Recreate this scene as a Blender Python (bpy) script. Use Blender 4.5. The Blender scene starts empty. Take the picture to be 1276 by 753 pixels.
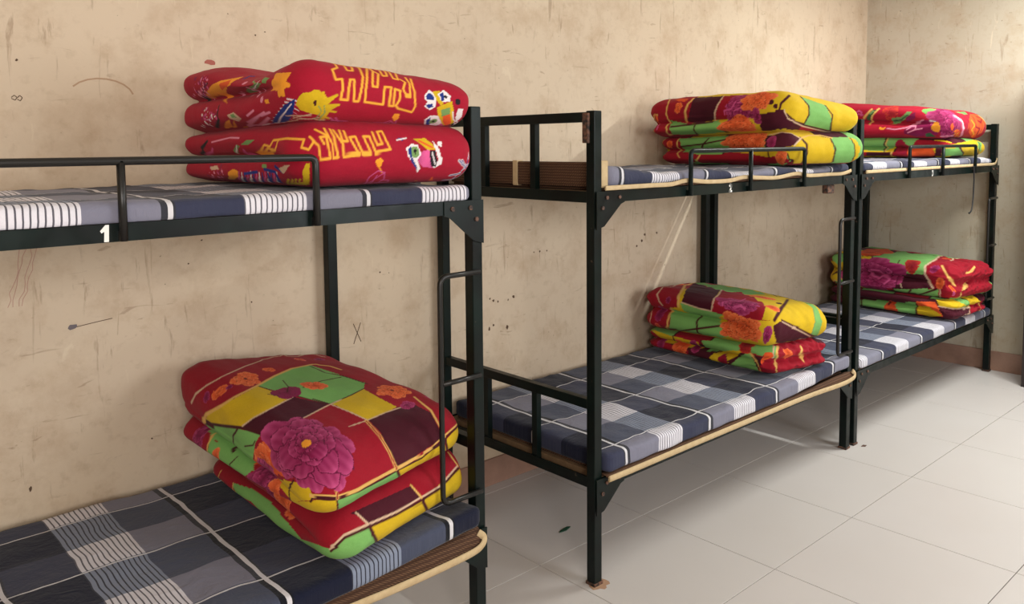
import bpy, bmesh, math, random
import numpy as np
from mathutils import Matrix, Vector

random.seed(5)
SC = bpy.context.scene
COL = SC.collection

# ------------------------------------------------------------------ camera
CAM = np.array([-2.1853, -1.9712, 1.6284])
YAW, PITCH, ROLL, FPX, PPY = .7367, .0772, -.0088, 1019.2, 260.4
FW = np.array([math.sin(YAW)*math.cos(PITCH), math.cos(YAW)*math.cos(PITCH), -math.sin(PITCH)])
RT = np.array([math.cos(YAW), -math.sin(YAW), 0.0])
UP = np.cross(RT, FW)
RT, UP = math.cos(ROLL)*RT + math.sin(ROLL)*UP, -math.sin(ROLL)*RT + math.cos(ROLL)*UP
cd = bpy.data.cameras.new('camera')
cam = bpy.data.objects.new('camera', cd); COL.objects.link(cam)
cd.sensor_width = 36; cd.sensor_fit = 'HORIZONTAL'
cd.lens = FPX/1276*36
cd.shift_y = -(376.5-PPY)/1276
cd.clip_start = .05
m = Matrix.Identity(4)
for i in range(3):
    m[i][0] = RT[i]; m[i][1] = UP[i]; m[i][2] = -FW[i]; m[i][3] = CAM[i]
cam.matrix_world = m
SC.camera = cam

# ------------------------------------------------------------------ world, lights, exposure
SC.view_settings.view_transform = 'Standard'
SC.view_settings.look = 'None'
SC.view_settings.gamma = 1
SC.view_settings.use_curve_mapping = False
SC.view_settings.exposure = 0.36
w = bpy.data.worlds.new('sky'); SC.world = w; w.use_nodes = True
w.node_tree.nodes['Background'].inputs[0].default_value = (.78, .88, 1, 1)
w.node_tree.nodes['Background'].inputs[1].default_value = 1.0

def area(name, loc, rot, sx, sy, power, color):
    l = bpy.data.lights.new(name, 'AREA'); l.shape = 'RECTANGLE'; l.size = sx; l.size_y = sy
    l.energy = power; l.color = color
    o = bpy.data.objects.new(name, l); COL.objects.link(o); o.location = loc; o.rotation_euler = rot
    return o
# added fill light, set in two unseen windows behind the camera; left one warm
area('window_daylight', (-2.9, -3.72, 1.90), (math.pi/2, 0, 0), 1.8, 1.2, 86, (1.0, .93, .88))
area('window_daylight', (1.1, -3.72, 1.90), (math.pi/2, 0, 0), 1.8, 1.2, 66, (.95, .97, 1.0))
# the lit tube lamp under the ceiling
area('tube_lamp_light', (3.1, -1.0, 2.93), (0, 0, 0), .05, 1.2, 70, (.97, 1.0, .97))

# ------------------------------------------------------------------ helpers
def lin(c):
    c = np.asarray(c, float)/255.0
    return np.where(c <= .04045, c/12.92, ((c+.055)/1.055)**2.4)
def rgba(c):
    return (*[float(v) for v in lin(c)], 1.0)

def mat(name, color=(128, 128, 128), rough=.6, metal=0.0, spec=.5):
    M = bpy.data.materials.new(name); M.use_nodes = True
    b = M.node_tree.nodes['Principled BSDF']
    b.inputs['Base Color'].default_value = rgba(color)
    b.inputs['Roughness'].default_value = rough
    b.inputs['Metallic'].default_value = metal
    b.inputs['Specular IOR Level'].default_value = spec
    return M
class NT:
    """small node-graph writer"""
    def __init__(s, M):
        s.t = M.node_tree; s.b = s.t.nodes['Principled BSDF']
    def n(s, typ, **kw):
        x = s.t.nodes.new(typ)
        for k, v in kw.items(): setattr(x, k, v)
        return x
    def l(s, a, b): s.t.links.new(a, b)
    def put(s, sock, v):
        if hasattr(v, 'is_linked'): s.l(v, sock)
        else: sock.default_value = v
    def math(s, op, a, b=0.0, c=0.0):
        x = s.n('ShaderNodeMath', operation=op)
        s.put(x.inputs[0], a); s.put(x.inputs[1], b); s.put(x.inputs[2], c)
        return x.outputs[0]
    def mix(s, f, a, b, mode='MIX'):
        x = s.n('ShaderNodeMix', data_type='RGBA', blend_type=mode)
        s.put(x.inputs[0], f); s.put(x.inputs[6], a); s.put(x.inputs[7], b)
        return x.outputs[2]
    def noise(s, vec, scale, detail=4, rough=.55, dist=0.0):
        x = s.n('ShaderNodeTexNoise'); s.l(vec, x.inputs['Vector'])
        x.inputs['Scale'].default_value = scale; x.inputs['Detail'].default_value = detail
        x.inputs['Roughness'].default_value = rough; x.inputs['Distortion'].default_value = dist
        return x.outputs['Fac']
    def ramp(s, fac, stops, interp='LINEAR'):
        x = s.n('ShaderNodeValToRGB'); s.l(fac, x.inputs[0]); r = x.color_ramp; r.interpolation = interp
        while len(r.elements) > 1: r.elements.remove(r.elements[-1])
        r.elements[0].position = stops[0][0]; r.elements[0].color = stops[0][1]
        for p, c in stops[1:]:
            e = r.elements.new(p); e.color = c
        return x.outputs[0]
    def mapping(s, vec, scale=(1, 1, 1), rot=(0, 0, 0), loc=(0, 0, 0)):
        x = s.n('ShaderNodeMapping'); s.l(vec, x.inputs[0])
        x.inputs['Scale'].default_value = scale; x.inputs['Rotation'].default_value = rot; x.inputs['Location'].default_value = loc
        return x.outputs[0]
    def bump(s, h, strength=.2, dist=.01):
        x = s.n('ShaderNodeBump'); s.l(h, x.inputs['Height'])
        x.inputs['Strength'].default_value = strength; x.inputs['Distance'].default_value = dist
        s.l(x.outputs[0], s.b.inputs['Normal'])
W4 = lambda v: (v, v, v, 1)

ORG = {}
def empty(name, loc, label, cat, group=None):
    o = bpy.data.objects.new(name, None); COL.objects.link(o); o.location = loc; o.empty_display_size = .1
    ORG[o.name] = np.array(loc, float)
    return tag(o, label, cat, group)
def tag(o, label=None, cat=None, group=None, kind=None):
    if label: o['label'] = label
    if cat: o['category'] = cat
    if group: o['group'] = group
    if kind: o['kind'] = kind
    return o
def link(name, me, M, parent=None, loc=None):
    o = bpy.data.objects.new(name, me); COL.objects.link(o)
    if M: me.materials.append(M)
    if parent is not None:
        o.parent = parent
        ORG[o.name] = ORG[parent.name]
    elif loc is not None:
        o.location = loc; ORG[o.name] = np.array(loc, float)
    else: ORG[o.name] = np.zeros(3)
    return o
class MB:
    """collects world-space geometry for one mesh"""
    def __init__(s): s.bm = bmesh.new()
    def box(s, x0, x1, y0, y1, z0, z1, bev=0.0):
        g = bmesh.ops.create_cube(s.bm, size=1)['verts']
        bmesh.ops.scale(s.bm, vec=(x1-x0, y1-y0, z1-z0), verts=g)
        bmesh.ops.translate(s.bm, vec=((x0+x1)/2, (y0+y1)/2, (z0+z1)/2), verts=g)
        if bev:
            es = list({e for v in g for e in v.link_edges})
            bmesh.ops.bevel(s.bm, geom=es, offset=bev, segments=2, profile=.5, affect='EDGES')
        return s
    def prism(s, pts, d, axis):
        """pts: list of 3d points of a planar outline, pushed along vector d"""
        d = Vector(d)
        a = [s.bm.verts.new(p) for p in pts]; b = [s.bm.verts.new(Vector(p)+d) for p in pts]
        n = len(pts)
        s.bm.faces.new(a); s.bm.faces.new(b[::-1])
        for i in range(n): s.bm.faces.new([a[i], b[i], b[(i+1) % n], a[(i+1) % n]])
        bmesh.ops.recalc_face_normals(s.bm, faces=s.bm.faces[:])
        return s
    def tube(s, pts, r, n=10, caps=True, ry=None):
        pts = [Vector(p) for p in pts]; rings = []
        up = Vector((0, 0, 1))
        for i, p in enumerate(pts):
            a = pts[max(i-1, 0)]; b = pts[min(i+1, len(pts)-1)]
            t = (b-a).normalized()
            u = t.cross(Vector((0, 1, 0)))
            if u.length < .2: u = t.cross(up)
            u.normalize(); v = t.cross(u).normalized()
            rings.append([s.bm.verts.new(p + u*(math.cos(k/n*2*math.pi)*r) + v*(math.sin(k/n*2*math.pi)*(ry or r))) for k in range(n)])
        for A, B in zip(rings, rings[1:]):
            for k in range(n):
                f = s.bm.faces.new([A[k], A[(k+1) % n], B[(k+1) % n], B[k]]); f.smooth = True
        if caps:
            s.bm.faces.new(rings[0][::-1]); s.bm.faces.new(rings[-1])
        bmesh.ops.recalc_face_normals(s.bm, faces=s.bm.faces[:])
        return s
    def out(s, name, M, parent=None, loc=None):
        off = ORG[parent.name] if parent is not None else (np.array(loc, float) if loc is not None else np.zeros(3))
        bmesh.ops.translate(s.bm, vec=tuple(-off), verts=s.bm.verts[:])
        me = bpy.data.meshes.new(name); s.bm.to_mesh(me); s.bm.free()
        return link(name, me, M, parent, loc)
def bend(pts, r=.03, k=5):
    """round the inner corners of a polyline"""
    out = [Vector(pts[0])]
    for a, b, c in zip(pts, pts[1:], pts[2:]):
        a, b, c = Vector(a), Vector(b), Vector(c)
        p = b+(a-b).normalized()*r; q = b+(c-b).normalized()*r
        for i in range(k+1):
            t = i/k; out.append(p*(1-t)**2 + b*2*t*(1-t) + q*t*t)
    out.append(Vector(pts[-1])); return out

# ------------------------------------------------------------------ materials
def m_wall(name, base, dirty, seed):
    M = mat(name, base, .75, spec=.3); g = NT(M)
    co = g.n('ShaderNodeTexCoord').outputs['Object']
    co = g.mapping(co, loc=(seed, seed*1.7, 0))
    big = g.noise(co, 1.3, 3)
    c = g.mix(g.ramp(big, [(.35, W4(0)), (.7, W4(1))]), rgba(base), rgba(dirty))
    blot = g.noise(co, 6.0, 6, .65)
    c = g.mix(g.math('MULTIPLY', g.ramp(blot, [(.48, W4(0)), (.70, W4(1))]), .38), c, rgba((164, 132, 98)))
    c = g.mix(g.math('MULTIPLY', g.ramp(g.noise(co, 22.0, 4, .6), [(.55, W4(0)), (.75, W4(1))]), .25), c, rgba((150, 122, 92)))
    # rubbed streaks, running mostly upright
    st = g.noise(g.mapping(co, (26, 26, 3.2), (0, .25, 0)), 1.0, 5, .62, .6)
    c = g.mix(g.math('MULTIPLY', g.ramp(st, [(.62, W4(0)), (.69, W4(1))]), .40), c, rgba((124, 94, 66)))
    st2 = g.noise(g.mapping(co, (7, 7, 34), (0, -.5, 0)), 1.0, 4, .6, .8)
    c = g.mix(g.math('MULTIPLY', g.ramp(st2, [(.66, W4(0)), (.72, W4(1))]), .36), c, rgba((120, 88, 62)))
    sp = g.noise(co, 48, 2, .5)
    c = g.mix(g.math('MULTIPLY', g.ramp(sp, [(.745, W4(0)), (.77, W4(1))]), .7), c, rgba((78, 62, 48)))
    # pale scuffs
    pl = g.noise(g.mapping(co, (16, 16, 5), (0, .5, 0)), 1.0, 5, .6, 1.0)
    c = g.mix(g.math('MULTIPLY', g.ramp(pl, [(.66, W4(0)), (.72, W4(1))]), .35), c, rgba((226, 212, 186)))
    g.l(c, g.b.inputs['Base Color'])
    g.bump(g.noise(co, 60, 4, .6), .12, .004)
    return M
M_WALL = m_wall('wall_paint_beige', (212, 194, 169), (206, 187, 163), 3.0)
M_WALL2 = m_wall('wall_paint_end', (190, 181, 163), (182, 172, 152), 9.0)  # greyer paint; weaker light on the end wall is put into its colour
M_CEIL = mat('ceiling_paint', (226, 220, 208), .9)
M_SKIRT = mat('skirting_tile', (158, 124, 108), .45)
g = NT(M_SKIRT); co = g.n('ShaderNodeTexCoord').outputs['Object']
g.l(g.mix(g.ramp(g.noise(co, 7, 5, .6), [(.35, W4(0)), (.7, W4(1))]), rgba((168, 132, 114)), rgba((140, 108, 94))), g.b.inputs['Base Color'])
M_TILE = mat('floor_tile', (206, 200, 190), .3)
g = NT(M_TILE); co = g.n('ShaderNodeTexCoord').outputs['Object']
rnd = g.n('ShaderNodeObjectInfo').outputs['Random']
geo = g.n('ShaderNodeNewGeometry').outputs['Position']
c = g.mix(g.noise(geo, 1.6, 3, .5), rgba((204, 199, 196)), rgba((196, 189, 184)))
c = g.mix(g.math('MULTIPLY', rnd, .25), c, rgba((196, 192, 186)))
g.l(c, g.b.inputs['Base Color'])
g.b.inputs['Roughness'].default_value = .34
M_GROUT = mat('floor_grout', (84, 72, 60), .9)

M_STEEL = mat('black_green_steel', (12, 18, 17), .4, .0, .22)
g = NT(M_STEEL); co = g.n('ShaderNodeTexCoord').outputs['Object']
c = g.mix(g.ramp(g.noise(co, 5, 4, .6), [(.35, W4(0)), (.75, W4(1))]), rgba((7, 10, 10)), rgba((8, 27, 23)))
c = g.mix(g.math('MULTIPLY', g.ramp(g.noise(g.mapping(co, (30, 30, 30)), 1.0, 5, .65), [(.69, W4(0)), (.72, W4(1))]), .55), c, rgba((92, 78, 66)))
g.l(c, g.b.inputs['Base Color'])
g.l(g.ramp(g.noise(co, 18, 4, .6), [(.3, W4(.28)), (.75, W4(.5))]), g.b.inputs['Roughness'])
M_RUST = mat('rusty_steel', (70, 50, 42), .7, .2)
g = NT(M_RUST); co = g.n('ShaderNodeTexCoord').outputs['Object']
g.l(g.mix(g.ramp(g.noise(co, 60, 4, .6), [(.4, W4(0)), (.62, W4(1))]), rgba((34, 32, 32)), rgba((120, 84, 66))), g.b.inputs['Base Color'])
M_ROD = mat('worn_rod_steel', (30, 28, 26), .36, .3)
M_PLY = mat('bed_board_wood', (112, 88, 62), .8)
g = NT(M_PLY); co = g.n('ShaderNodeTexCoord').outputs['Object']
g.l(g.mix(g.noise(g.mapping(co, (3, 40, 40)), 1, 4), rgba((96, 74, 52)), rgba((140, 112, 80))), g.b.inputs['Base Color'])
M_PAINT = mat('white_number_paint', (232, 230, 224), .7)

def m_plaid(name, off_u, off_v, flip=False):
    M = mat(name, (60, 62, 72), .88, spec=.2); g = NT(M)
    uv = g.n('ShaderNodeUVMap').outputs[0]
    sep = g.n('ShaderNodeSeparateXYZ'); g.l(uv, sep.inputs[0])
    # a slight waviness of the weave
    wob = g.math('MULTIPLY', g.math('SUBTRACT', g.noise(uv, 5, 2), .5), .03)
    sg = -1.0 if flip else 1.0
    U = g.math('ADD', g.math('MULTIPLY_ADD', sep.outputs[0], sg, off_u), wob); V = g.math('ADD', g.math('MULTIPLY_ADD', sep.outputs[1], sg, off_v), wob)
    fu = g.math('FRACT', g.math('DIVIDE', U, .54)); fv = g.math('FRACT', g.math('DIVIDE', V, .335))
    navy, grey, white = rgba((26, 33, 64)), rgba((120, 121, 138)), rgba((224, 224, 232))
    fine = g.math('FRACT', g.math('DIVIDE', U, .0142))
    stripe = g.mix(g.math('LESS_THAN', fine, .27), white, rgba((84, 82, 92)))
    warp = g.ramp(fu, [(0, navy), (.31, white), (.62, grey), (.93, rgba((26, 28, 40)))], 'CONSTANT')
    isst = g.math('MULTIPLY', g.math('GREATER_THAN', fu, .31), g.math('LESS_THAN', fu, .62))
    warp = g.mix(isst, warp, stripe)
    weft = g.ramp(fv, [(0, rgba((255, 252, 252))), (.46, rgba((150, 160, 176)))], 'CONSTANT')
    thr = g.noise(g.mapping(uv, (900, 900, 1)), 1, 1)
    c = g.mix(1.0, warp, weft, 'MULTIPLY')
    c = g.mix(g.math('MULTIPLY', g.math('LESS_THAN', fv, .46), .045), c, rgba((190, 190, 200)))
    c = g.mix(g.math('MULTIPLY', thr, .18), c, W4(.03))
    # light-coloured cells stay light where both threads are light
    lu = g.math('MULTIPLY', g.math('GREATER_THAN', fu, .964), g.math('LESS_THAN', fu, .988))
    lv = g.math('MULTIPLY', g.math('GREATER_THAN', fv, .97), g.math('LESS_THAN', fv, .988))
    c = g.mix(g.math('MAXIMUM', lu, lv), c, rgba((206, 204, 208)))
    g.l(c, g.b.inputs['Base Color'])
    g.b.inputs['Sheen Weight'].default_value = .1
    g.bump(g.math('ADD', g.noise(g.mapping(uv, (9, 14, 1)), 1, 4, .6, 1.5), g.math('MULTIPLY', g.noise(uv, 60, 3, .6), .3)), .45, .012)
    return M
M_MAT = mat('woven_straw', (120, 86, 58), .85, spec=.2)
g = NT(M_MAT); co = g.n('ShaderNodeTexCoord').outputs['Object']
wv = g.n('ShaderNodeTexWave', wave_type='BANDS', bands_direction='Z'); g.l(co, wv.inputs[0]); wv.inputs['Scale'].default_value = 30; wv.inputs['Distortion'].default_value = 1.2
wx = g.n('ShaderNodeTexWave', wave_type='BANDS', bands_direction='DIAGONAL'); g.l(co, wx.inputs[0]); wx.inputs['Scale'].default_value = 55; wx.inputs['Distortion'].default_value = 2
h = g.math('MULTIPLY', wv.outputs['Fac'], wx.outputs['Fac'])
c = g.mix(h, rgba((70, 48, 36)), rgba((118, 88, 66)))
g.l(c, g.b.inputs['Base Color']); g.bump(h, .5, .004)
M_TAPE = mat('beige_tape', (206, 186, 148), .8, spec=.25)
g = NT(M_TAPE); co = g.n('ShaderNodeTexCoord').outputs['Object']
g.l(g.mix(g.noise(co, 40, 3), rgba((172, 146, 106)), rgba((206, 184, 146))), g.b.inputs['Base Color'])

def m_fleece(name):
    M = mat(name, (160, 20, 40), .85, spec=.25); g = NT(M)
    a = g.n('ShaderNodeVertexColor'); a.layer_name = 'print'
    co = g.n('ShaderNodeTexCoord').outputs['Object']
    nz = g.noise(co, 180, 2, .6)
    c = g.mix(g.math('MULTIPLY', nz, .18), a.outputs[0], W4(0.0), 'MIX')
    g.l(c, g.b.inputs['Base Color'])
    g.b.inputs['Sheen Weight'].default_value = .03
    g.bump(g.math('ADD', g.noise(co, 28, 4, .6), g.math('MULTIPLY', nz, .25)), .22, .008)
    return M
M_FLEECE = m_fleece('printed_fleece')

# ------------------------------------------------------------------ room
XL, XR, YF, YB, HC = -4.6, 4.2033, -3.6, .9411, 3.3
T = .12
def struct(o): return tag(o, kind='structure')
struct(MB().box(XL-T, XR+T, YB, YB+T, -.05, HC).out('wall_back', M_WALL))
struct(MB().box(XR, XR+T, YF, YB, -.05, HC).out('wall_right', M_WALL2))
struct(MB().box(XL-T, XL, YF, YB, -.05, HC).out('wall_left', M_WALL2))
wf = MB()
wins = [(-3.8, -2.0), (.2, 2.0)]; wz0, wz1 = 1.25, 2.6  # unseen openings added for the fill light, sill raised to dim under the beds
wf.box(XL-T, XR+T, YF-T, YF, -.05, wz0); wf.box(XL-T, XR+T, YF-T, YF, wz1, HC)
xs = [XL-T] + [v for ww in wins for v in ww] + [XR+T]
for a, b in zip(xs[0::2], xs[1::2]): wf.box(a, b, YF-T, YF, wz0, wz1)
struct(wf.out('wall_front', M_WALL2))
struct(MB().box(XL-T, XR+T, YF-T, YB+T, HC, HC+.1).out('ceiling', M_CEIL))
M_FRAME = mat('window_frame_paint', (90, 110, 104), .5)
for i, (a, b) in enumerate(wins):
    wn = struct(MB().box(a, b, YF-T, YF, wz0-.03, wz0+.01, .004).box(a, b, YF-.08, YF-.03, wz1-.05, wz1)
                .box(a, a+.05, YF-.08, YF-.03, wz0+.01, wz1-.05).box(b-.05, b, YF-.08, YF-.03, wz0+.01, wz1-.05).out('window_%d' % (i+1), M_FRAME))
    MB().box((a+b)/2-.02, (a+b)/2+.02, YF-.07, YF-.04, wz0+.01, wz1-.05, .003).out('mullion', M_FRAME, wn)
# floor: bed of grout, tiles laid on it one by one
fl = struct(MB().box(XL-T, XR+T, YF-T, YB+T, -.06, -.0025).out('floor', M_GROUT))
TS, TX, TY = .6362, -.0557, .2330
tm = None
i0 = math.floor((XL-TX)/TS); i1 = math.ceil((XR-TX)/TS); j0 = math.floor((YF-TY)/TS); j1 = math.ceil((YB-TY)/TS)
tiles_full = MB().box(0.0015, TS-.0015, 0.0015, TS-.0015, -.02, 0, .0008)
tm = bpy.data.meshes.new('tile'); tiles_full.bm.to_mesh(tm); tiles_full.bm.free(); tm.materials.append(M_TILE)
for i in range(i0, i1):
    for j in range(j0, j1):
        x0, y0 = TX+i*TS, TY+j*TS
        if x0 >= XL and x0+TS <= XR and y0 >= YF and y0+TS <= YB:
            o = bpy.data.objects.new('tile', tm); COL.objects.link(o); o.location = (x0, y0, 0); o.parent = fl
        else:
            xa, xb, ya, yb = max(x0+.0015, XL), min(x0+TS-.0015, XR), max(y0+.0015, YF), min(y0+TS-.0015, YB)
            if xb-xa > .02 and yb-ya > .02:
                MB().box(xa, xb, ya, yb, -.02, 0, .0008).out('tile', M_TILE, fl)
struct(MB().box(XL, XR, YB-.010, YB, 0, .13, .002).out('baseboard_back', M_SKIRT))
struct(MB().box(XR-.010, XR, -.249, YB-.012, 0, .14, .002).out('baseboard_right', M_SKIRT))
# door in the end wall: only the edge of its frame reaches the picture
M_DOOR = mat('door_grey_paint', (176, 176, 178), .5)
M_DARK = mat('door_dark_edge', (40, 30, 28), .6)
M_BRN = mat('door_kick_brown', (92, 66, 54), .6)
dr = struct(MB().box(XR-.06, XR-.001, -.275, -.25, 0, 2.1, .003).out('door_1', M_WALL2))
MB().box(XR-.31, XR-.05, -.312, -.290, .0, 2.1, .002).out('door_edge', M_DARK, dr)
MB().box(XR-.30, XR-.26, -1.1, -.313, .07, 2.08, .003).out('door_leaf', M_DOOR, dr)
MB().box(XR-.31, XR-.255, -1.1, -.313, .002, .068, .003).out('kick_board', M_BRN, dr)

# marks scribbled and scuffed on the back wall, thin films of dirt
M_MK = mat('scuff_dark', (92, 70, 54), .9); M_MKR = mat('scuff_red', (168, 96, 84), .9); M_MKB = mat('scuff_blue_grey', (112, 104, 108), .9)
wb = bpy.data.objects['wall_back']; ORG['wall_back'] = np.zeros(3)
def blot(x, z, r, M, ax=1.0, ang=0.0, n=9):
    pts = []
    for k in range(n):
        a = k/n*2*math.pi; q = r*random.uniform(.65, 1.15)
        u, v = q*ax*math.cos(a), q*math.sin(a)
        pts.append((x+u*math.cos(ang)-v*math.sin(ang), YB-.0008, z+u*math.sin(ang)+v*math.cos(ang)))
    MB().prism(pts, (0, .0006, 0), 1).out('scuff_mark', M, wb)
def scratch(pts, M, r=.0016):
    q = []
    for (x0, z0), (x1, z1) in zip(pts, pts[1:]):
        dx, dz = x1-x0, z1-z0; L = math.hypot(dx, dz); nx, nz = -dz/L*r, dx/L*r
        q.append([(x0+nx, YB-.0008, z0+nz), (x1+nx, YB-.0008, z1+nz), (x1-nx, YB-.0008, z1-nz), (x0-nx, YB-.0008, z0-nz)])
    mb = MB()
    for p in q: mb.prism(p, (0, .0006, 0), 1)
    mb.out('scratch_mark', M, wb)
blot(-.995, 1.934, .010, M_MKR, 2.0)
blot(-1.483, 1.051, .011, M_MKB, 1.4)
blot(-1.627, .549, .010, M_MK, .5)
for x, z, r in [(-1.60, 1.905, .006), (.332, .893, .012), (.36, .885, .009), (.31, .905, .009), (.461, .895, .012), (.425, .885, .010), (.304, .761, .016), (.33, .775, .010),
                (.417, .751, .014), (.64, 1.10, .008), (.69, 1.10, .007), (.60, 1.10, .006), (1.445, 1.086, .014), (1.47, 1.12, .012), (1.40, 1.06, .010), (1.58, 1.12, .012),
                (-.783, 2.06, .007), (-.821, 2.045, .006), (-1.05, 1.30, .007), (-.87, 1.05, .006), (-.45, 1.32, .006), (-.30, 1.1, .006), (-1.25, .62, .006), (-1.1, 1.22, .005)]:
    blot(x, z, r*.62, M_MK, random.uniform(.6, 1.3), random.uniform(0, 3))
scratch([(-.435, .90), (-.40, .82)], M_MK); scratch([(-.40, .90), (-.435, .815)], M_MK)
scratch([(-1.47, 1.05), (-1.41, 1.057), (-1.36, 1.062)], M_MK, .0012)
scratch([(-1.62, 1.79), (-1.612, 1.797), (-1.604, 1.79), (-1.610, 1.782), (-1.62, 1.787)], M_MK, .0012)
scratch([(-1.603, 1.79), (-1.597, 1.797), (-1.59, 1.79), (-1.596, 1.78), (-1.604, 1.785)], M_MK, .0012)
a0 = [(-1.36 + .10*math.cos(t), 1.80 + .06*math.sin(t)) for t in np.linspace(.2, 2.6, 9)]
scratch(a0, mat('scuff_pale_brown', (176, 146, 118), .9), .0025)
M_CRAYON = mat('crayon_pink', (186, 142, 130), .9)
for k in range(4):
    x = -1.60-.010*k+(.05 if k > 1 else 0); scratch([(x+random.uniform(-.006, .006)-.05*t, 1.34-.20*t) for t in np.linspace(0, 1, 10)], M_CRAYON, .0008)

# ------------------------------------------------------------------ bunk beds
L, Wd, H = 1.9838, .889, 1.75
PW = .020
ZL0, ZL1, ZU0, ZU1 = .368, .408, 1.421, 1.462
def bed(X0, X1, label, num, guard, number_x):
    b = empty('bunk_bed', (X0, 0, 0), label, 'bunk bed', 'green-black steel bunk beds along the wall')
    for x in (X0, X1):
        for y in (0, Wd):
            p = MB().box(x-PW, x+PW, y-PW, y+PW, 0.002, H, .003).out('post', M_STEEL, b)
            MB().box(x-PW-.003, x+PW+.003, y-PW-.003, y+PW+.003, 0, .012, .001).out('foot_cap', M_RUST, p)
    for z0, z1 in ((ZL0, ZL1), (ZU0, ZU1)):
        for y, s in ((0, 1), (Wd, -1)):       # angle-iron side rails
            mb = MB(); ya = y-s*.026; yb = y-s*.021
            mb.box(X0+PW, X1-PW, min(ya, yb), max(ya, yb), z0, z1)
            yc = y+s*.03; mb.box(X0+PW, X1-PW, min(yb, yc), max(yb, yc), z0, z0+.005)
            mb.out('side_rail', M_STEEL, b)
        for x, s in ((X0, 1), (X1, -1)):
            mb = MB(); xa, xb = sorted((x-s*.018, x-s*.012)); mb.box(xa, xb, PW, Wd-PW, z0, z1)
            xa, xb = sorted((x-s*.012, x+s*.03)); mb.box(xa, xb, PW, Wd-PW, z0, z0+.005)
            mb.out('end_rail', M_STEEL, b)
        for k in range(5):
            x = X0+.25+k*(X1-X0-.5)/4
            MB().box(x-.02, x+.02, -.012, Wd+.012, z0+.0055, z0+.012).out('slat', M_STEEL, b)
        MB().box(X0+PW+.012, X1-PW-.012, -.012, Wd+.012, z0+.0125, z1-.002).out('bed_board', M_PLY, b)
    for x in (X0, X1):
        for zt, zb in ((H-.004, ZU1), (.698, ZL1)):
            MB().box(x-.015, x+.015, PW, Wd-PW, zt-.036, zt, .002).out('end_top_rail', M_STEEL, b)
            for y in (.305, .60):
                MB().box(x-.012, x+.012, y-.014, y+.014, zb-.02, zt-.036).out('end_bar', M_STEEL, b)
    # corner gusset plates, bolted
    for x, s in ((X0, 1), (X1, -1)):
        for z0, z1 in ((ZL0, ZL1), (ZU0, ZU1)):
            y = -.0300
            pts = [(x-s*.018, y, z1), (x+s*.135, y, z1), (x+s*.135, y, z0-.002), (x+s*.115, y, z0-.008), (x+s*.022, y, z0-.085), (x-s*.018, y, z0-.095)]
            gp = MB().prism(pts, (0, .0035, 0), 1).out('gusset_plate', M_STEEL, b)
            for bx, bz in ((.012, -.018), (.035, .018), (.105, .018)):
                MB().tube([(x+s*bx, y-.005, z0+bz), (x+s*bx, y+.001, z0+bz)], .0075, 6).out('bolt', M_RUST, gp)
    # net-pole sockets on the outer face of the posts
    for x, s in ((X0, -1), (X1, 1)):
        xa, xb = sorted((x+s*PW, x+s*(PW+.012)))
        MB().box(xa, xb, .0, .028, H-.115, H-.008, .002).out('socket', M_RUST if s < 0 else M_STEEL, b)
    # ladder of bent rod at the right end
    xl = X1-.155
    ld = MB().tube(bend([(X1, -.028, 1.237), (xl, -.028, 1.237), (xl, -.028, .533), (X1, -.028, .533)], .03), .0085, 10).out('ladder', M_ROD, b)
    MB().tube([(xl, -.028, .908), (X1, -.028, .908)], .0085, 10).out('rung', M_ROD, ld)
    # guard rail
    ga, gm, gb = guard; y = -.0425; zf = ZU0+.002
    gM = M_ROD if num == 1 else M_STEEL
    gd = MB().tube(bend([(ga, y, zf), (ga, y, 1.602), (gb, y, 1.602), (gb, y, zf)], .02), .0095, 10).out('guard_rail', gM, b)
    MB().tube([(gm, y, zf), (gm, y, 1.602)], .0095, 10).out('guard_bar', gM, gd)
    for x in guard: MB().box(x-.007, x+.007, -.040, -.0262, zf, zf+.022).out('weld_tab', gM, gd)
    # painted bed number on the rail
    strokes = {1: [],
               2: [[(-.22, .3), (-.05, .48), (.18, .38), (.16, .1), (-.2, -.46), (.24, -.46)]],
               3: [[(-.2, .46), (.2, .42), (-.02, .06), (.2, -.1), (.16, -.4), (-.2, -.46)]]}[num]
    sc = .038 if num == 1 else .030; zc = (ZU0+ZU1)/2; mb = MB()
    for st in strokes:
        for (ax, az), (bx, bz) in zip(st, st[1:]):
            d = Vector((bx-ax, 0, bz-az)).normalized(); n_ = Vector((-d.z, 0, d.x))*(.0062 if num == 1 else .0042); e = d*.0035
            A = Vector((number_x+ax*sc, -.0272, zc+az*sc)); B = Vector((number_x+bx*sc, -.0272, zc+bz*sc))
            mb.prism([A-e+n_, B+e+n_, B+e-n_, A-e-n_], (0, .0010, 0), 1)
    if num == 1:
        mb.prism([(number_x+px_*sc, -.0272, zc+pz_*sc) for px_, pz_ in ((-.30, .16), (.0, .5), (.20, .5), (.16, -.5), (-.10, -.5), (-.07, .12), (-.22, .02))], (0, .001, 0), 1)
    mb.out('bed_number', M_PAINT, b)
    return b
B1 = (-.5625-L, -.5625); B2 = (0.0, L); B3 = (2.072, 2.0897+2.0553)
b1 = bed(*B1, 'nearest bunk bed at left edge, numbered 1, with red quilt on its upper bunk', 1, (-2.09, -1.607, -1.127), -1.64)
b2 = bed(*B2, 'middle bunk bed numbered 2 with its barred end facing the camera', 2, (.525, .962, 1.427), .832)
b3 = bed(*B3, 'farthest bunk bed numbered 3 in the corner by the end wall', 3, (2.622, 3.114, 3.66), 3.0)
MB().box(1.72, 1.79, -.014, .02, 1.375, 1.4195, .006).out('clamp', M_RUST, b2)

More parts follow.
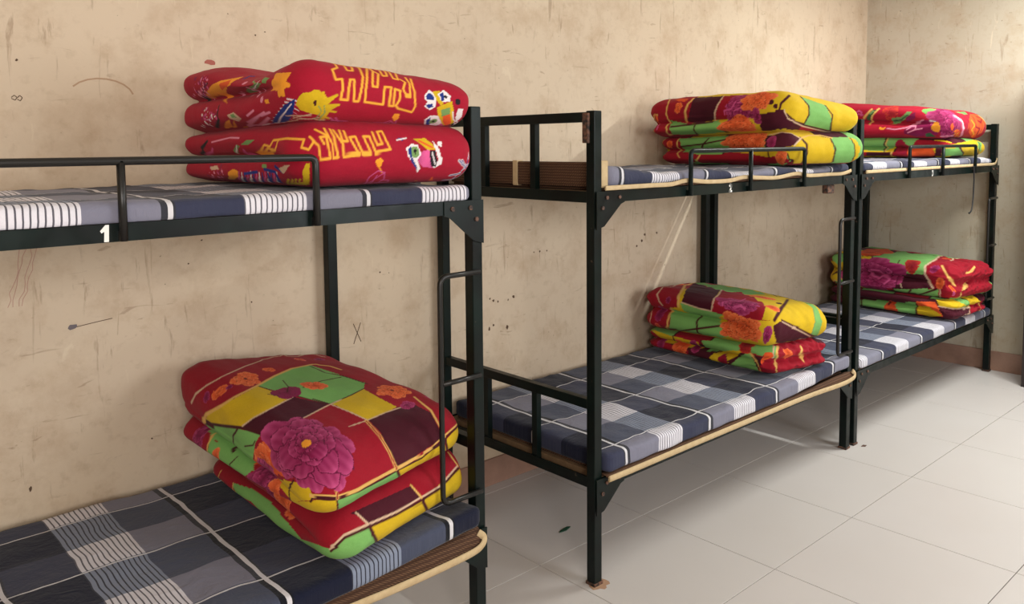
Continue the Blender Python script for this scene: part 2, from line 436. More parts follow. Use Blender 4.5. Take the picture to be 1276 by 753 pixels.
# ------------------------------------------------------------------ rounded bodies
def fbm(P, f, seed, oct=3):
    r = np.random.RandomState(seed); o = np.zeros(len(P))
    for k in range(oct):
        for q in range(5):
            d = r.normal(size=3); d /= np.linalg.norm(d)
            o += np.sin(P@d*f*2*math.pi*(2**k)*r.uniform(.7, 1.3)+r.uniform(0, 6.28))/(2**k)
    return o/5
def rbox(a, b, c, r, step, zstep=None):
    """surface of a rounded block: positions, unit directions, cloth coordinates, quads"""
    nx, ny, nz = [max(4, int(round(2*v/st))) for v, st in ((a, step), (b, step), (c, zstep or step))]
    ids = -np.ones((nx+1, ny+1, nz+1), int)
    msk = np.zeros_like(ids, bool)
    msk[0] = msk[-1] = True; msk[:, 0] = msk[:, -1] = True; msk[:, :, 0] = msk[:, :, -1] = True
    I = np.argwhere(msk); ids[msk] = np.arange(len(I))
    q = np.stack([I[:, 0]/nx*2-1, I[:, 1]/ny*2-1, I[:, 2]/nz*2-1], 1)
    ext = np.array([a, b, c]); r = np.array(r, float)
    P = q*ext; core = np.clip(P, -(ext-r), ext-r)
    d = (P-core)/r; n = np.linalg.norm(d, axis=1); n[n == 0] = 1
    nd = d/n[:, None]
    P = core+nd*r
    hz = np.linalg.norm(nd[:, :2], axis=1); phi = np.arctan2(hz, nd[:, 2])
    hd = nd[:, :2]/np.maximum(hz, 1e-6)[:, None]
    cl = core[:, :2]+hd*(phi*(r[0]+r[2])/2)[:, None]
    cl[(hz < .02) & (nd[:, 2] < 0)] += 9.0
    F = []
    def quad(A, flip):
        f = np.stack([A[:-1, :-1], A[1:, :-1], A[1:, 1:], A[:-1, 1:]], -1).reshape(-1, 4)
        F.append(f[:, ::-1] if flip else f)
    quad(ids[:, :, -1], False); quad(ids[:, :, 0], True)
    quad(ids[:, 0, :], False); quad(ids[:, -1, :], True)
    quad(ids[0], True); quad(ids[-1], False)
    return P, nd, cl, np.concatenate(F), phi
def npmesh(name, V, F, smooth=True):
    me = bpy.data.meshes.new(name)
    me.vertices.add(len(V)); me.vertices.foreach_set('co', np.ascontiguousarray(V, np.float32).ravel())
    me.loops.add(F.size); me.loops.foreach_set('vertex_index', F.astype(np.int32).ravel())
    me.polygons.add(len(F)); me.polygons.foreach_set('loop_start', np.arange(0, F.size, 4, dtype=np.int32))
    me.polygons.foreach_set('loop_total', np.full(len(F), 4, np.int32))
    me.polygons.foreach_set('use_smooth', np.ones(len(F), bool))
    me.update(calc_edges=True); me.validate()
    return me
def sstep(x, a, b):
    t = np.clip((x-a)/(b-a), 0, 1); return t*t*(3-2*t)

# ------------------------------------------------------------------ mattresses under plaid sheets, straw mats
def mattress(x0, x1, z0, z1, label, off, fy=None, front=-.012, back=.872, wob=.004, seed=1, wave=0.0, left_lift=0.0, hang=0.0, rlift=0.0):
    a, b, c = (x1-x0)/2, (back-front)/2, (z1-z0)/2
    P, nd, cl, F, phi = rbox(a, b, c, (.026, .026, min(c*.98, .019)), .016, .006)
    u = (P[:, 0]/a+1)/2; v = (P[:, 1]/b+1)/2
    V = P.copy(); V[:, 0] += (x0+x1)/2; V[:, 1] += (front+back)/2; V[:, 2] += (z0+z1)/2
    if fy: V[:, 1] += (np.interp(V[:, 0], *zip(*fy))-front)*(1-np.clip(v, 0, 1))**1.5
    V[:, 2] -= hang*sstep(-nd[:, 1], .3, .9)*(1-sstep(P[:, 2], -c*.8, c*.3))*sstep(front-V[:, 1]+.03, .0, .04)
    top = sstep(P[:, 2], -c*.9, c*.6)
    ns = fbm(V*np.array([1, 1, .3]), 3.0, seed)*wob + fbm(V*np.array([1, .6, 1]), 11, seed+9, 2)*wob*.5
    V[:, 2] += top*(ns + wave*np.sin(V[:, 0]*2*math.pi/.62+1.0)*.5*(1-v) + left_lift*(1-u)**4)
    V[:, 2] += rlift*sstep(u, .62, 1.0)*(1-np.clip(v, 0, 1))**7
    V[:, 1] -= (nd[:, 1] < -.3)*fbm(V*np.array([1, .2, .6]), 7, seed+3, 2)*wob*.9
    me = npmesh('mattress', V-np.array([x0, front, z0]), F)
    uv = me.uv_layers.new(name='UVMap'); C = cl+np.array([(x0+x1)/2, (front+back)/2])
    uv.data.foreach_set('uv', C[F.ravel()].astype(np.float32).ravel())
    o = link('mattress', me, m_plaid('plaid_sheet', *off), None, (x0, front, z0))
    return tag(o, label, 'mattress', 'plaid-sheeted mattresses on the bunks')
def straw_mat(x0, x1, z, label, edge, rlift=0.0, back=.875, thick=.010):
    """edge: list of (x, y, z) of the taped front edge, hanging over the rail"""
    o = empty('straw_mat', (x0, 0, z), label, 'mat', 'straw mats under the mattresses')
    me_ = MB().box(x0+.02, x1, .012, back, z, z+thick, .003); me_.out('mat_panel', M_MAT, o)
    if edge:
        bm = MB(); n = len(edge)
        E_ = [Vector(p) for p in edge]
        # woven lip from the panel out to the tape
        rl = lambda x: rlift*float(sstep(np.array((x-x0)/(x1-x0)), .62, 1.0))
        top = [bm.bm.verts.new((min(max(p.x, x0), x1-.012), .011, z+thick*.35)) for p in E_]
        mid = [bm.bm.verts.new((min(max(p.x, x0), x1), max(-.030, p.y+.0055), z+thick*.35+rl(p.x)*.5)) for p in E_]
        low = [bm.bm.verts.new((p.x, p.y+.003, p.z)) for p in E_]
        for A, B in ((top, mid), (mid, low)):
            for i in range(n-1):
                f = bm.bm.faces.new([A[i], A[i+1], B[i+1], B[i]]); f.smooth = True
        lip = bm.out('mat_lip', M_MAT, o)
        sm = lip.modifiers.new('thick', 'SOLIDIFY'); sm.thickness = .003
        MB().tube(edge, .0125 if edge[0][1] < -.04 else .009, 8, ry=.0045 if edge[0][1] < -.04 else .0024).out('edging', M_TAPE, o)
    return o
def smooth_pts(pts, n=60):
    pts = np.array(pts, float); t = np.linspace(0, len(pts)-1, n); out = []
    for x in t:
        i = min(int(x), len(pts)-2); f = x-i
        p0 = pts[max(i-1, 0)]; p1 = pts[i]; p2 = pts[i+1]; p3 = pts[min(i+2, len(pts)-1)]
        out.append(tuple(.5*((2*p1)+(-p0+p2)*f+(2*p0-5*p1+4*p2-p3)*f*f+(-p0+3*p1-3*p2+p3)*f**3)))
    return out
# bed 1
mattress(B1[0]+.03, B1[1]-.026, ZU1+.0008, 1.510, 'plaid mattress under the red double-happiness quilt, upper bunk 1', (.945+.54*9, .15+.335*9), wob=.0050, seed=4, front=-.0285, hang=.012)
ed = smooth_pts([(B1[0]+.03, -.060, .392), (-1.8, -.075, .384), (-1.4, -.084, .380), (-1.07, -.086, .376), (-.96, -.084, .372), (-.80, -.082, .371), (-.65, -.078, .374), (-.602, -.074, .384), (-.588, -.066, .400), (-.600, -.050, .414)])
straw_mat(B1[0]+.03, B1[1]-.024, ZL1, 'straw mat with beige tape edge curling at the lower front corner of bunk 1', ed, .04)
mattress(B1[0]+.03, B1[1]-.026, ZL1+.0105, .474, 'plaid mattress in the foreground on the lower bunk of bed 1', (1.245+.54*9, .236+.335*9), [(-2.5, -.05), (-1.6, -.08), (-1.0, -.084), (-.8, -.076), (-.6, -.062)], seed=7, front=-.03, hang=.018, rlift=.032)
# bed 2
ed = smooth_pts([(.028, -.0297, 1.473), (.12, -.0297, 1.473), (.22, -.0297, 1.473), (.32, -.0297, 1.473), (.42, -.0297, 1.473), (.52, -.0297, 1.484), (.66, -.0297, 1.474), (.82, -.0297, 1.473), (.93, -.0297, 1.484), (1.05, -.0297, 1.478), (1.2, -.0297, 1.473), (1.38, -.0297, 1.486), (1.5, -.0297, 1.473), (1.7, -.0297, 1.473), (1.84, -.0297, 1.473), (1.93, -.0297, 1.486)], 90)
sm_ = straw_mat(B2[0]+.03, B2[1]-.024, ZU1, 'straw mat folded up at the barred end of the upper bunk 2', ed)
fl_ = MB().box(.030, .056, .0, .868, ZU1+.011, 1.566, .006).out('end_flap', M_MAT, sm_)
MB().box(.0265, .060, .435, .462, ZU1+.008, 1.570, .002).out('binding_strap', M_TAPE, sm_)
MB().box(.026, .064, -.012, .006, ZU1+.011, 1.572, .004).out('edging', M_TAPE, sm_)
mattress(B2[0]+.066, B2[1]-.026, ZU1+.0105, 1.512, 'rumpled plaid mattress under the patchwork quilt, upper bunk 2', (.38+.54*9, .13+.335*9), wob=.007, seed=12, wave=.014, front=-.010, left_lift=.035)
ed = smooth_pts([(.03, -.046, .404), (.15, -.046, .403), (.3, -.046, .403), (.5, -.046, .403), (.8, -.046, .402), (1.1, -.046, .401), (1.4, -.047, .400), (1.6, -.048, .396), (1.8, -.050, .389), (1.9, -.052, .390), (1.975, -.050, .397), (1.99, -.046, .414), (1.965, -.045, .432)])
straw_mat(B2[0]+.03, B2[1]-.024, ZL1, 'straw mat with beige tape edge along the lower bunk of middle bed 2', ed, .03)
mattress(B2[0]+.03, B2[1]-.026, ZL1+.0105, .492, 'plaid mattress with wide bare area on the lower bunk of middle bed 2', (.667+.54*9, .358+.335*9, True), [(0, -.036), (.9, -.038), (1.4, -.037), (1.95, -.036)], wob=.006, seed=21, front=-.030, hang=.004, rlift=.034)
# bed 3
ed = smooth_pts([(B3[0]+.03, -.0297, 1.473), (2.6, -.0297, 1.473), (3.2, -.0297, 1.473), (3.8, -.0297, 1.473), (4.05, -.0297, 1.473), (4.10, -.0297, 1.488), (4.115, -.0297, 1.51)])
straw_mat(B3[0]+.03, B3[1]-.024, ZU1, 'straw mat with pale edge on the upper bunk of far bed 3', ed)
mattress(B3[0]+.03, B3[1]-.07, ZU1+.0105, 1.520, 'plaid mattress on the upper bunk of far bed 3', (.1+.54*9, .1+.335*9), wob=.006, seed=31, wave=.008, front=-.012)
mattress(B3[0]+.03, B3[1]-.026, ZL1+.0008, .468, 'plaid mattress on the lower bunk of far bed 3 by the end wall', (.32+.54*9, .05+.335*9), wob=.004, seed=37, front=-.0285, hang=.006)

# ------------------------------------------------------------------ quilts
CROP = dict(A=(225, 425, 3.765), B=(390, 450, 2.79), C=(230, 70, 4.43), D=(390, 70, 4.305), E=(805, 110, 7.17), F=(935, 110, 6.85),
            G=(800, 340, 5.577), H=(910, 355, 6.02), I=(1030, 115, 7.53), J=(1130, 120, 7.925), K=(1030, 300, 6.845), L=(1130, 300, 6.843), N=(220, 410, 2.195))
PAL = dict(R=(152, 10, 34), R2=(172, 16, 46), M=(70, 8, 28), G=(122, 178, 96), Y=(212, 176, 26), O=(228, 88, 38), P=(134, 16, 72), P2=(206, 84, 138), D=(70, 12, 22),
           C=(226, 178, 98), W=(236, 226, 226), GD=(246, 176, 60), B=(28, 50, 128), GR=(120, 156, 92), DG=(52, 92, 56), K=(30, 24, 30), PK=(228, 140, 166), YO=(246, 160, 44), O2=(250, 150, 92), LC=(214, 180, 150))
def px(spec):
    """'A 1,2 3,4' -> photo pixels"""
    p = spec.split(); ox, oy, s = CROP[p[0]]; out = []
    for t in p[1:]:
        if ':' in t:
            k, t = t.split(':'); ox, oy, s = CROP[k]
        x, y = t.split(','); out.append((ox+float(x)/s, oy+float(y)/s))
    return np.array(out)
def dense(P, closed, st=5.0):
    Q = []; n = len(P)
    for i in range(n if closed else n-1):
        a, b = P[i], P[(i+1) % n]; k = max(1, int(np.hypot(*(b-a))/st))
        Q += [a+(b-a)*j/k for j in range(k)]
    if not closed: Q.append(P[-1])
    return np.array(Q)
class Fold:
    """one fold of a folded quilt: a soft block whose print is laid out in cloth coordinates"""
    def __init__(s, corners, zb, zt, step, r=(.11, .12), groove=.05, gfront=0.0, gramp=(.08, .40), seed=1, wob=.0055, crumple=None, bulge=.02, gz=0.0, extra=None):
        FL, FR, BL, BR = [np.array(p, float) for p in corners]
        a = .25*(np.linalg.norm(FR-FL)+np.linalg.norm(BR-BL)); b = .25*(np.linalg.norm(BL-FL)+np.linalg.norm(BR-FR))
        c = .5*(np.mean(zt)-np.mean(zb))
        P, nd, cl, F, phi = rbox(a, b, c, (r[0], r[1], c*.96), step, step*.8)
        u = (P[:, 0]/a+1)/2; v = (P[:, 1]/b+1)/2
        bil = lambda q, U, V_: (1-V_)*((1-U)*q[0]+U*q[1])+V_*((1-U)*q[2]+U*q[3])
        X = bil([FL[0], FR[0], BL[0], BR[0]], u, v); Y = bil([FL[1], FR[1], BL[1], BR[1]], u, v)
        cu, cv = np.clip(u, 0, 1), np.clip(v, 0, 1)
        lo = bil(zb, cu, cv); hi = bil(zt, cu, cv)
        puff = 16*cu*(1-cu)*cv*(1-cv)
        w = P[:, 2]/c*.5+.5
        Z = lo+w*(hi-lo)+bulge*puff**.6*(w-.35)*(w > .35)
        V = np.stack([X, Y, Z], 1)
        cq = np.cos(phi); g = np.exp(-((phi-math.acos(gz))/.30)**2)
        gl = sstep(-nd[:, 0], .15, .6)*sstep(v, *gramp)
        lob = r[0]-groove+groove*np.sqrt(np.clip(1-np.where(cq > gz, (cq-(1+gz)/2)/((1-gz)/2), (cq-(gz-1)/2)/((1+gz)/2))**2, 0, 1))
        V[:, 0] -= (lob-r[0]*np.sin(phi))*sstep(np.sin(phi), .35, .8)*gl
        if gfront: V[:, 1] += gfront*g*sstep(-nd[:, 1], .15, .6)
        gb = sstep(nd[:, 1], .2, .6); V[:, 1] -= groove*.7*g*gb
        n_ = fbm(V, 4.0, seed, 2)*wob + fbm(V*np.array([1, .5, 1.6]), 12, seed+5, 2)*wob*.35
        if crumple is not None:
            uc, vc, rad, amp = crumple
            m_ = np.exp(-(((v-vc)/rad)**2+((u-uc)/(rad*1.6))**2))
            q = fbm(V*np.array([1, .45, 1.5]), 11, seed+8, 2); n_ += m_*amp*(np.abs(q)*-1.4+.3)
        V += nd*n_[:, None]*(1-.75*sstep(-nd[:, 2], .2, .9))[:, None]
        if extra: V = extra(V, u, v, w, nd)
        V[:, 2] = np.maximum(V[:, 2], np.min(zb)+.0005)
        s.V, s.F, s.cl, s.nd, s.step = V, F, cl, nd, step
        fn = np.cross(V[F[:, 2]]-V[F[:, 0]], V[F[:, 3]]-V[F[:, 1]]); N = np.zeros_like(V)
        for k in range(4): np.add.at(N, F[:, k], fn)
        d = V-CAM; dep = d@FW
        s.sx = 638+FPX*(d@RT)/dep; s.sy = PPY-FPX*(d@UP)/dep
        bx = np.round(s.sx/3).astype(int)-50; by = np.round(s.sy/3).astype(int); zb_ = np.full((450, 280), 99.0)
        np.minimum.at(zb_, (bx, by), dep)
        s.vis = np.where(((N*d).sum(1) < 0) & (nd[:, 2] > -.93) & (dep < zb_[bx, by]+.022))[0]; s.dep = dep
        s.col = np.tile(lin(PAL['R']), (len(V), 1))
    def at(s, P):
        out = []
        vx, vy, vd = s.sx[s.vis], s.sy[s.vis], s.dep[s.vis]
        for p in P:
            d2 = (vx-p[0])**2+(vy-p[1])**2
            k = np.argpartition(d2, 12)[:12]; k = k[np.argsort(d2[k])]
            k = k[np.abs(vd[k]-vd[k[0]]) < .02]; i = s.vis[k]
            q = np.c_[vx[k]-p[0], vy[k]-p[1]]; w_ = 1/(d2[k]+.3)
            est = (s.cl[i]*w_[:, None]).sum(0)/w_.sum()
            if len(k) >= 6:
                A = np.c_[np.ones(len(k)), q]*w_[:, None]
                sol, *_r = np.linalg.lstsq(A, s.cl[i]*w_[:, None], rcond=1e-3)
                if np.hypot(*(sol[0]-est)) < s.step*1.5: est = sol[0]
            out.append(est)
        return np.array(out)
    def setc(s, m_, c): s.col[m_] = lin(PAL[c]) if isinstance(c, str) else c
    def poly(s, c, spec, sh=0.0):
        q = s.at(dense(px(spec), True)); x, y = s.cl[:, 0], s.cl[:, 1]
        bb = (x >= q[:, 0].min()) & (x <= q[:, 0].max()) & (y >= q[:, 1].min()) & (y <= q[:, 1].max())
        I = np.where(bb)[0]; ins = np.zeros(len(I), bool)
        X, Y = x[I], y[I]
        for a, b in zip(q, np.roll(q, -1, 0)):
            if a[1] == b[1]: continue
            cr = ((a[1] > Y) != (b[1] > Y)) & (X < (b[0]-a[0])*(Y-a[1])/(b[1]-a[1])+a[0]); ins ^= cr
        base = lin(PAL[c]); k = I[ins]
        if sh:
            t = fbm(np.c_[s.cl[k]*np.array([1, 1]), np.zeros(len(k))], 14, 3, 2)
            base = base*(1+sh*t[:, None])
        s.col[k] = np.clip(base, 0, 1)
    def dist(s, q):
        x = s.cl; d = np.full(len(x), 9.0)
        for a, b in zip(q, q[1:]):
            ab = b-a; l2 = ab@ab
            if l2 < 1e-10: continue
            t = np.clip(((x-a)@ab)/l2, 0, 1); e = x-a-t[:, None]*ab
            d = np.minimum(d, np.sqrt((e*e).sum(1)))
        return d
    def line(s, c, wd, spec, edge=None):
        q = s.at(dense(px(spec), False, 4.0))
        d = s.dist(q); h = max(wd, s.step*1.05)/2
        if edge: s.setc(d < h*2.0, edge)
        base = lin(PAL[c]); f = np.clip((h*1.35-d)/(h*.7), 0, 1)[:, None]
        s.col[:] = s.col*(1-f)+base*f
    def ell(s, c, spec, rx, ry=None, ang=0.0):
        o = s.at(px(spec))
        for p in o:
            d = s.cl-p; ca, sa = math.cos(ang), math.sin(ang)
            e = np.c_[(d[:, 0]*ca+d[:, 1]*sa)/rx, (-d[:, 0]*sa+d[:, 1]*ca)/(ry or rx)]
            s.setc((e*e).sum(1) < 1, c)
    def flower(s, spec, R, dark, light, rings=((1, 9), (.78, 8), (.56, 6), (.34, 5)), heart=None, seed=0, sq=1.0):
        """petals laid one over the other, outer ring first"""
        rr = np.random.RandomState(seed+11); D_, L_ = lin(PAL[dark]), lin(PAL[light])
        for p in s.at(px(spec)):
            d = (s.cl-p)*np.array([1, sq]); I = np.where((d*d).sum(1) < (R*1.35)**2)[0]; d = d[I]
            for l_, n in rings:
                n = max(n, 5); a0 = rr.uniform(0, 6.28)
                for k in rr.permutation(n):
                    a = a0+2*math.pi*(k+rr.uniform(-.3, .3))/n; ln = R*l_*rr.uniform(.78, 1.18); wd = ln*math.sin(math.pi/n)*1.22
                    x = d[:, 0]*math.cos(a)+d[:, 1]*math.sin(a); y = -d[:, 0]*math.sin(a)+d[:, 1]*math.cos(a)
                    t = x/ln; half = wd*np.sqrt(np.clip(t*(1.03-t)*3.0, 0, 1))*(1+.10*np.sin(t*19+k*2))
                    e = np.abs(y)/np.maximum(half, 1e-5); m_ = (t > 0) & (t < 1.02) & (e < 1)
                    o_ = (t > 0) & (t < 1.06) & (np.abs(y) < half+R*.03) & (l_ < 1)
                    s.col[I[o_]] = D_*.55
                    t_, e_ = t[m_], e[m_]; br = rr.uniform(-.08, .10)
                    sh = .02+br+.34*t_**2+.16*np.cos(y[m_]/wd*12)*t_+.42*np.clip((np.maximum(e_, t_)-.86)/.14, 0, 1)*t_
                    sh = np.clip(sh, 0, 1)[:, None]*.85; dk = (.62+.38*np.clip(t_*1.6, 0, 1))[:, None]
                    s.col[I[m_]] = (D_*(1-sh)+L_*sh)*dk
            if heart: s.col[I[(d*d).sum(1) < (R*.11)**2]] = lin(PAL[heart])
    def mesh(s, name, parent):
        me = npmesh(name, s.V-ORG[parent.name], s.F)
        ca = me.color_attributes.new('print', 'FLOAT_COLOR', 'POINT')
        ca.data.foreach_set('color', np.c_[s.col, np.ones(len(s.col))].astype(np.float32).ravel())
        return link(name, me, M_FLEECE, parent)
    def patch(s, seed=0, per=(.20, .24)):
        """patchwork squares for the sides the photograph does not show"""
        i = np.floor(s.cl[:, 0]/per[0]+.31).astype(int); j = np.floor(s.cl[:, 1]/per[1]+.17).astype(int)
        names = ['R', 'G', 'M', 'Y', 'R', 'M']; k = (i*2+j*3+seed) % 6
        for q, nme in enumerate(names): s.setc(k == q, nme)
        fu = np.abs((s.cl[:, 0]/per[0]+.31) % 1-.5)*per[0]; fv = np.abs((s.cl[:, 1]/per[1]+.17) % 1-.5)*per[1]
        s.setc((fu > per[0]/2-.005) | (fv > per[1]/2-.005), 'D')

def quilt(label, base, lower, upper):
    loc = (float(lower.V[:, 0].mean()), float(lower.V[:, 1].mean()), base)
    o = empty('folded_quilt', loc, label, 'quilt', 'folded quilts on the bunks')
    lower.mesh('lower_fold', o); upper.mesh('upper_fold', o)
    return o

def keep_left(x1):
    # the cloth is pressed flat against the end frame of its bunk
    def fn(V, u, v, w, nd):
        V = V.copy(); V[:, 0] = np.where(V[:, 0] > x1-.02, x1-.02+.02*np.tanh((V[:, 0]-x1+.02)/.02), V[:, 0]); return V
    return fn

# --- bed 1, upper bunk: crimson wedding quilt
q1l = Fold([(-1.16, -.035), (-.535, -.035), (-1.16, .85), (-.58, .85)], [1.519]*4, [1.705, 1.69, 1.68, 1.66], .0034, r=(.09, .11), seed=2, groove=.05, extra=keep_left(-.585))
q1u = Fold([(-1.17, -.03), (-.54, -.03), (-1.16, .85), (-.58, .85)], [1.70, 1.685, 1.675, 1.655], [1.885, 1.83, 1.89, 1.86], .0034, r=(.09, .11), seed=3, groove=.05, bulge=.022, extra=lambda V, u, v, w, nd: keep_left(-.585)(V, u, v, w, nd)-np.c_[0*u, 0*u, .050*np.exp(-((v-.36)/.24)**2)*sstep(w, .5, .9)])
# --- bed 1, lower bunk
q2l = Fold([(-1.15, -.135), (-.51, .06), (-1.11, .84), (-.58, .86)], [.488]*4, [.64, .645, .63, .62], .0034, r=(.09, .11), seed=5, groove=.05, extra=keep_left(-.585))
q2u = Fold([(-1.19, -.135), (-.53, .06), (-1.21, .86), (-.60, .87)], [.635, .64, .625, .615], [.775, .78, .93, .825], .0034, r=(.09, .12), seed=6, groove=.05, gz=-.3, bulge=.045, extra=keep_left(-.585))
# --- bed 2, upper bunk
q3l = Fold([(1.35, -.0), (1.93, -.13), (1.44, .85), (1.94, .80)], [1.521]*4, [1.69, 1.68, 1.67, 1.66], .006, r=(.08, .1), seed=8)
q3u = Fold([(1.33, .0), (1.90, -.11), (1.36, .86), (1.92, .80)], [1.685, 1.675, 1.665, 1.655], [1.88, 1.81, 1.87, 1.84], .006, r=(.08, .1), seed=9, gz=-.25)
# --- bed 2, lower bunk
q4l = Fold([(1.31, .03), (1.74, -.06), (1.36, .87), (1.92, .84)], [.504]*4, [.645, .64, .62, .62], .006, r=(.08, .1), seed=11, gfront=.04, crumple=(.6, 0, .4, .02))
q4u = Fold([(1.31, .05), (1.77, -.03), (1.33, .87), (1.92, .84)], [.64, .635, .615, .615], [.83, .80, .85, .82], .006, r=(.08, .1), seed=12)
# --- bed 3, upper bunk
q5l = Fold([(3.43, .0), (4.02, .0), (3.42, .85), (4.0, .85)], [1.526]*4, [1.655, 1.645, 1.665, 1.655], .007, r=(.08, .1), seed=14)
q5u = Fold([(3.38, .0), (4.05, .0), (3.42, .86), (4.0, .86)], [1.65, 1.64, 1.66, 1.65], [1.83, 1.82, 1.92, 1.86], .007, r=(.08, .1), seed=15)
# --- bed 3, lower bunk
q6l = Fold([(3.36, -.06), (3.92, -.09), (3.44, .86), (4.08, .86)], [.473]*4, [.61, .60, .60, .60], .007, r=(.08, .1), seed=17, gfront=.03, crumple=(.6, 0, .4, .02))
q6u = Fold([(3.38, -.06), (3.96, -.12), (3.44, .86), (4.08, .86)], [.605, .595, .595, .595], [.83, .80, .85, .83], .007, r=(.08, .1), seed=18, gfront=.04, crumple=(.6, 0, .4, .02))

# ------------------------------------------------------------------ prints (traced on the photograph, laid on the cloth)
# quilt on lower bunk 1, upper fold
f = q2u
f.poly('R', 'A 10,230 100,100 440,0 620,40 720,120 600,110 440,165 250,265 120,345 105,380 30,330')
f.poly('R', 'A 30,400 130,440 125,560 50,560')
f.poly('R', 'A 690,300 760,330 B:190,205 235,250 265,310 292,378 160,452 85,475 0,468 -120,400 -30,300 A:440,440')
f.poly('R', 'B 340,120 420,90 520,180 505,228 460,262 435,215 400,170')
f.poly('Y', 'A 118,380 130,335 195,300 365,212 440,238 520,262 400,330 340,360 290,402 200,396', .06)
f.poly('G', 'A 365,212 440,165 520,130 610,114 753,160 B:60,42 182,75 175,97 70,150 A:690,298 540,258', .05)
f.poly('M', 'A 290,402 340,360 400,330 530,262 690,298 600,350 480,412 440,425 375,434')
f.poly('Y', 'B 70,150 175,97 230,128 292,160 260,177 195,205 140,185', .06)
f.poly('M', 'B 195,207 290,163 345,148 410,180 440,240 460,262 400,302 292,374 265,310 235,250')
f.poly('G', 'A 115,388 200,403 280,415 378,436 350,480 340,560 345,610 250,540 150,455', .05)
f.poly('G', 'A 140,450 250,540 345,600 300,640 320,690 230,640 150,590 122,550', .05)
f.poly('Y', 'A 440,650 600,670 625,753 520,753 B:0,485 85,478 86,550 20,555 -40,530', .06)
f.poly('G', 'B 88,476 160,455 292,382 315,440 220,495 150,515 88,535', .05)
f.poly('Y', 'B 298,380 455,285 468,322 400,378 317,442', .06)
f.poly('Y', 'B 465,272 507,225 512,262 492,305 470,318', .06)
f.line('D', .008, 'A 112,385 200,399 290,408 378,436 430,470')
f.line('D', .006, 'A 268,412 246,450 250,520')
f.line('D', .006, 'A 365,212 440,237 540,257 690,297')
f.line('D', .006, 'A 575,218 660,188 753,170')
f.line('D', .006, 'A 605,117 680,150 753,162 B:130,60 190,80')
f.line('D', .006, 'B 0,132 60,150 130,120 175,97')
f.line('D', .009, 'A 610,755 B:0,474 85,478 160,453 240,412 292,381 380,337 460,268 507,225')
f.line('C', .006, 'B -10,464 0,466 85,470 160,445 240,404 292,374 380,329 455,262 505,218')
for t in ('B 84,478 86,550', 'B 292,380 317,444', 'B 460,265 469,324'): f.line('D', .009, t)
f.line('D', .006, 'A 530,655 507,700 515,753')
f.line('LC', .006, 'A 50,292 70,250 120,210 200,165 300,120 400,85 500,62 600,55 680,78')
f.line('C', .009, 'A 105,382 120,345 190,305 250,265 360,210 440,165 520,130 620,110 700,118 753,135')
f.line('LC', .005, 'A 290,400 340,362 400,330 530,262')
f.line('LC', .006, 'A 470,416 600,350 690,303 753,275')
f.line('LC', .005, 'B 60,150 130,178 190,206'); f.line('LC', .005, 'B 125,228 190,206 250,180 345,148')
f.line('C', .010, 'B 22,350 55,392 78,440 85,472'); f.line('R', .004, 'B 22,350 55,392 78,440 85,472')
f.line('C', .010, 'B 185,208 232,260 266,318 291,376'); f.line('R', .004, 'B 185,208 232,260 266,318 291,376')
f.line('C', .008, 'B 352,125 410,172 436,218 459,264')
f.line('C', .007, 'A 152,440 127,490 122,550')
f.line('D', .005, 'A 265,545 230,580 232,625')
f.flower('A 305,178', .050, 'O', 'O2', seed=1, heart='D'); f.flower('A 415,134', .02, 'O', 'O2', ((1, 5), (.5, 4))); f.flower('A 180,238', .022, 'O', 'O2', ((1, 5), (.5, 4)))
f.flower('A 120,264', .016, 'P', 'P2', ((1, 5),)); f.flower('A 560,88', .02, 'O', 'PK', ((1, 5),)); f.flower('A 650,90', .022, 'P', 'P2', ((1, 6),)); f.flower('A 230,215', .010, 'P', 'P2', ((1, 5),))
f.flower('A 80,450', .035, 'P', 'P2', ((1, 6), (.6, 5)), seed=3)
f.poly('O', 'A 345,575 350,510 400,490 445,520 470,600 490,640 410,615', .25)
f.flower('A 420,452', .035, 'O', 'O2', ((1, 7), (.6, 5)))
f.flower('A 395,565', .045, 'O', 'O2', ((1, 7), (.6, 5)), seed=4)
f.flower('A 590,480', .125, 'P', 'P2', ((1, 11), (.82, 9), (.62, 8), (.44, 6), (.26, 5)), 'YO', seed=7, sq=.85)
f.flower('A 385,655', .070, 'P', 'P2', ((1, 9), (.7, 7), (.4, 5)), seed=8)
f.flower('A 172,550', .026, 'O', 'O2', ((1, 6),)); f.flower('A 440,700', .03, 'O', 'O2', ((1, 6),))
f.flower('A 500,240', .045, 'P', 'P', ((1, 6), (.6, 5)), seed=9); f.line('D', .004, 'A 480,185 505,215 500,240'); f.line('D', .004, 'A 410,250 460,258')
f.flower('A 630,210', .042, 'O', 'O2', ((1, 8), (.6, 6)), seed=3); f.line('D', .004, 'A 300,495 340,490 350,470')
f.flower('B 275,102', .062, 'O', 'O2', ((1, 11), (.75, 9), (.5, 7), (.25, 5)), 'D', seed=5); f.flower('B 328,155', .028, 'P', 'P2', ((1, 6), (.5, 5)))
f.flower('B 405,113', .008, 'P2', 'P2', ((1, 5),)); f.flower('B 435,143', .006, 'P2', 'P2', ((1, 5),))
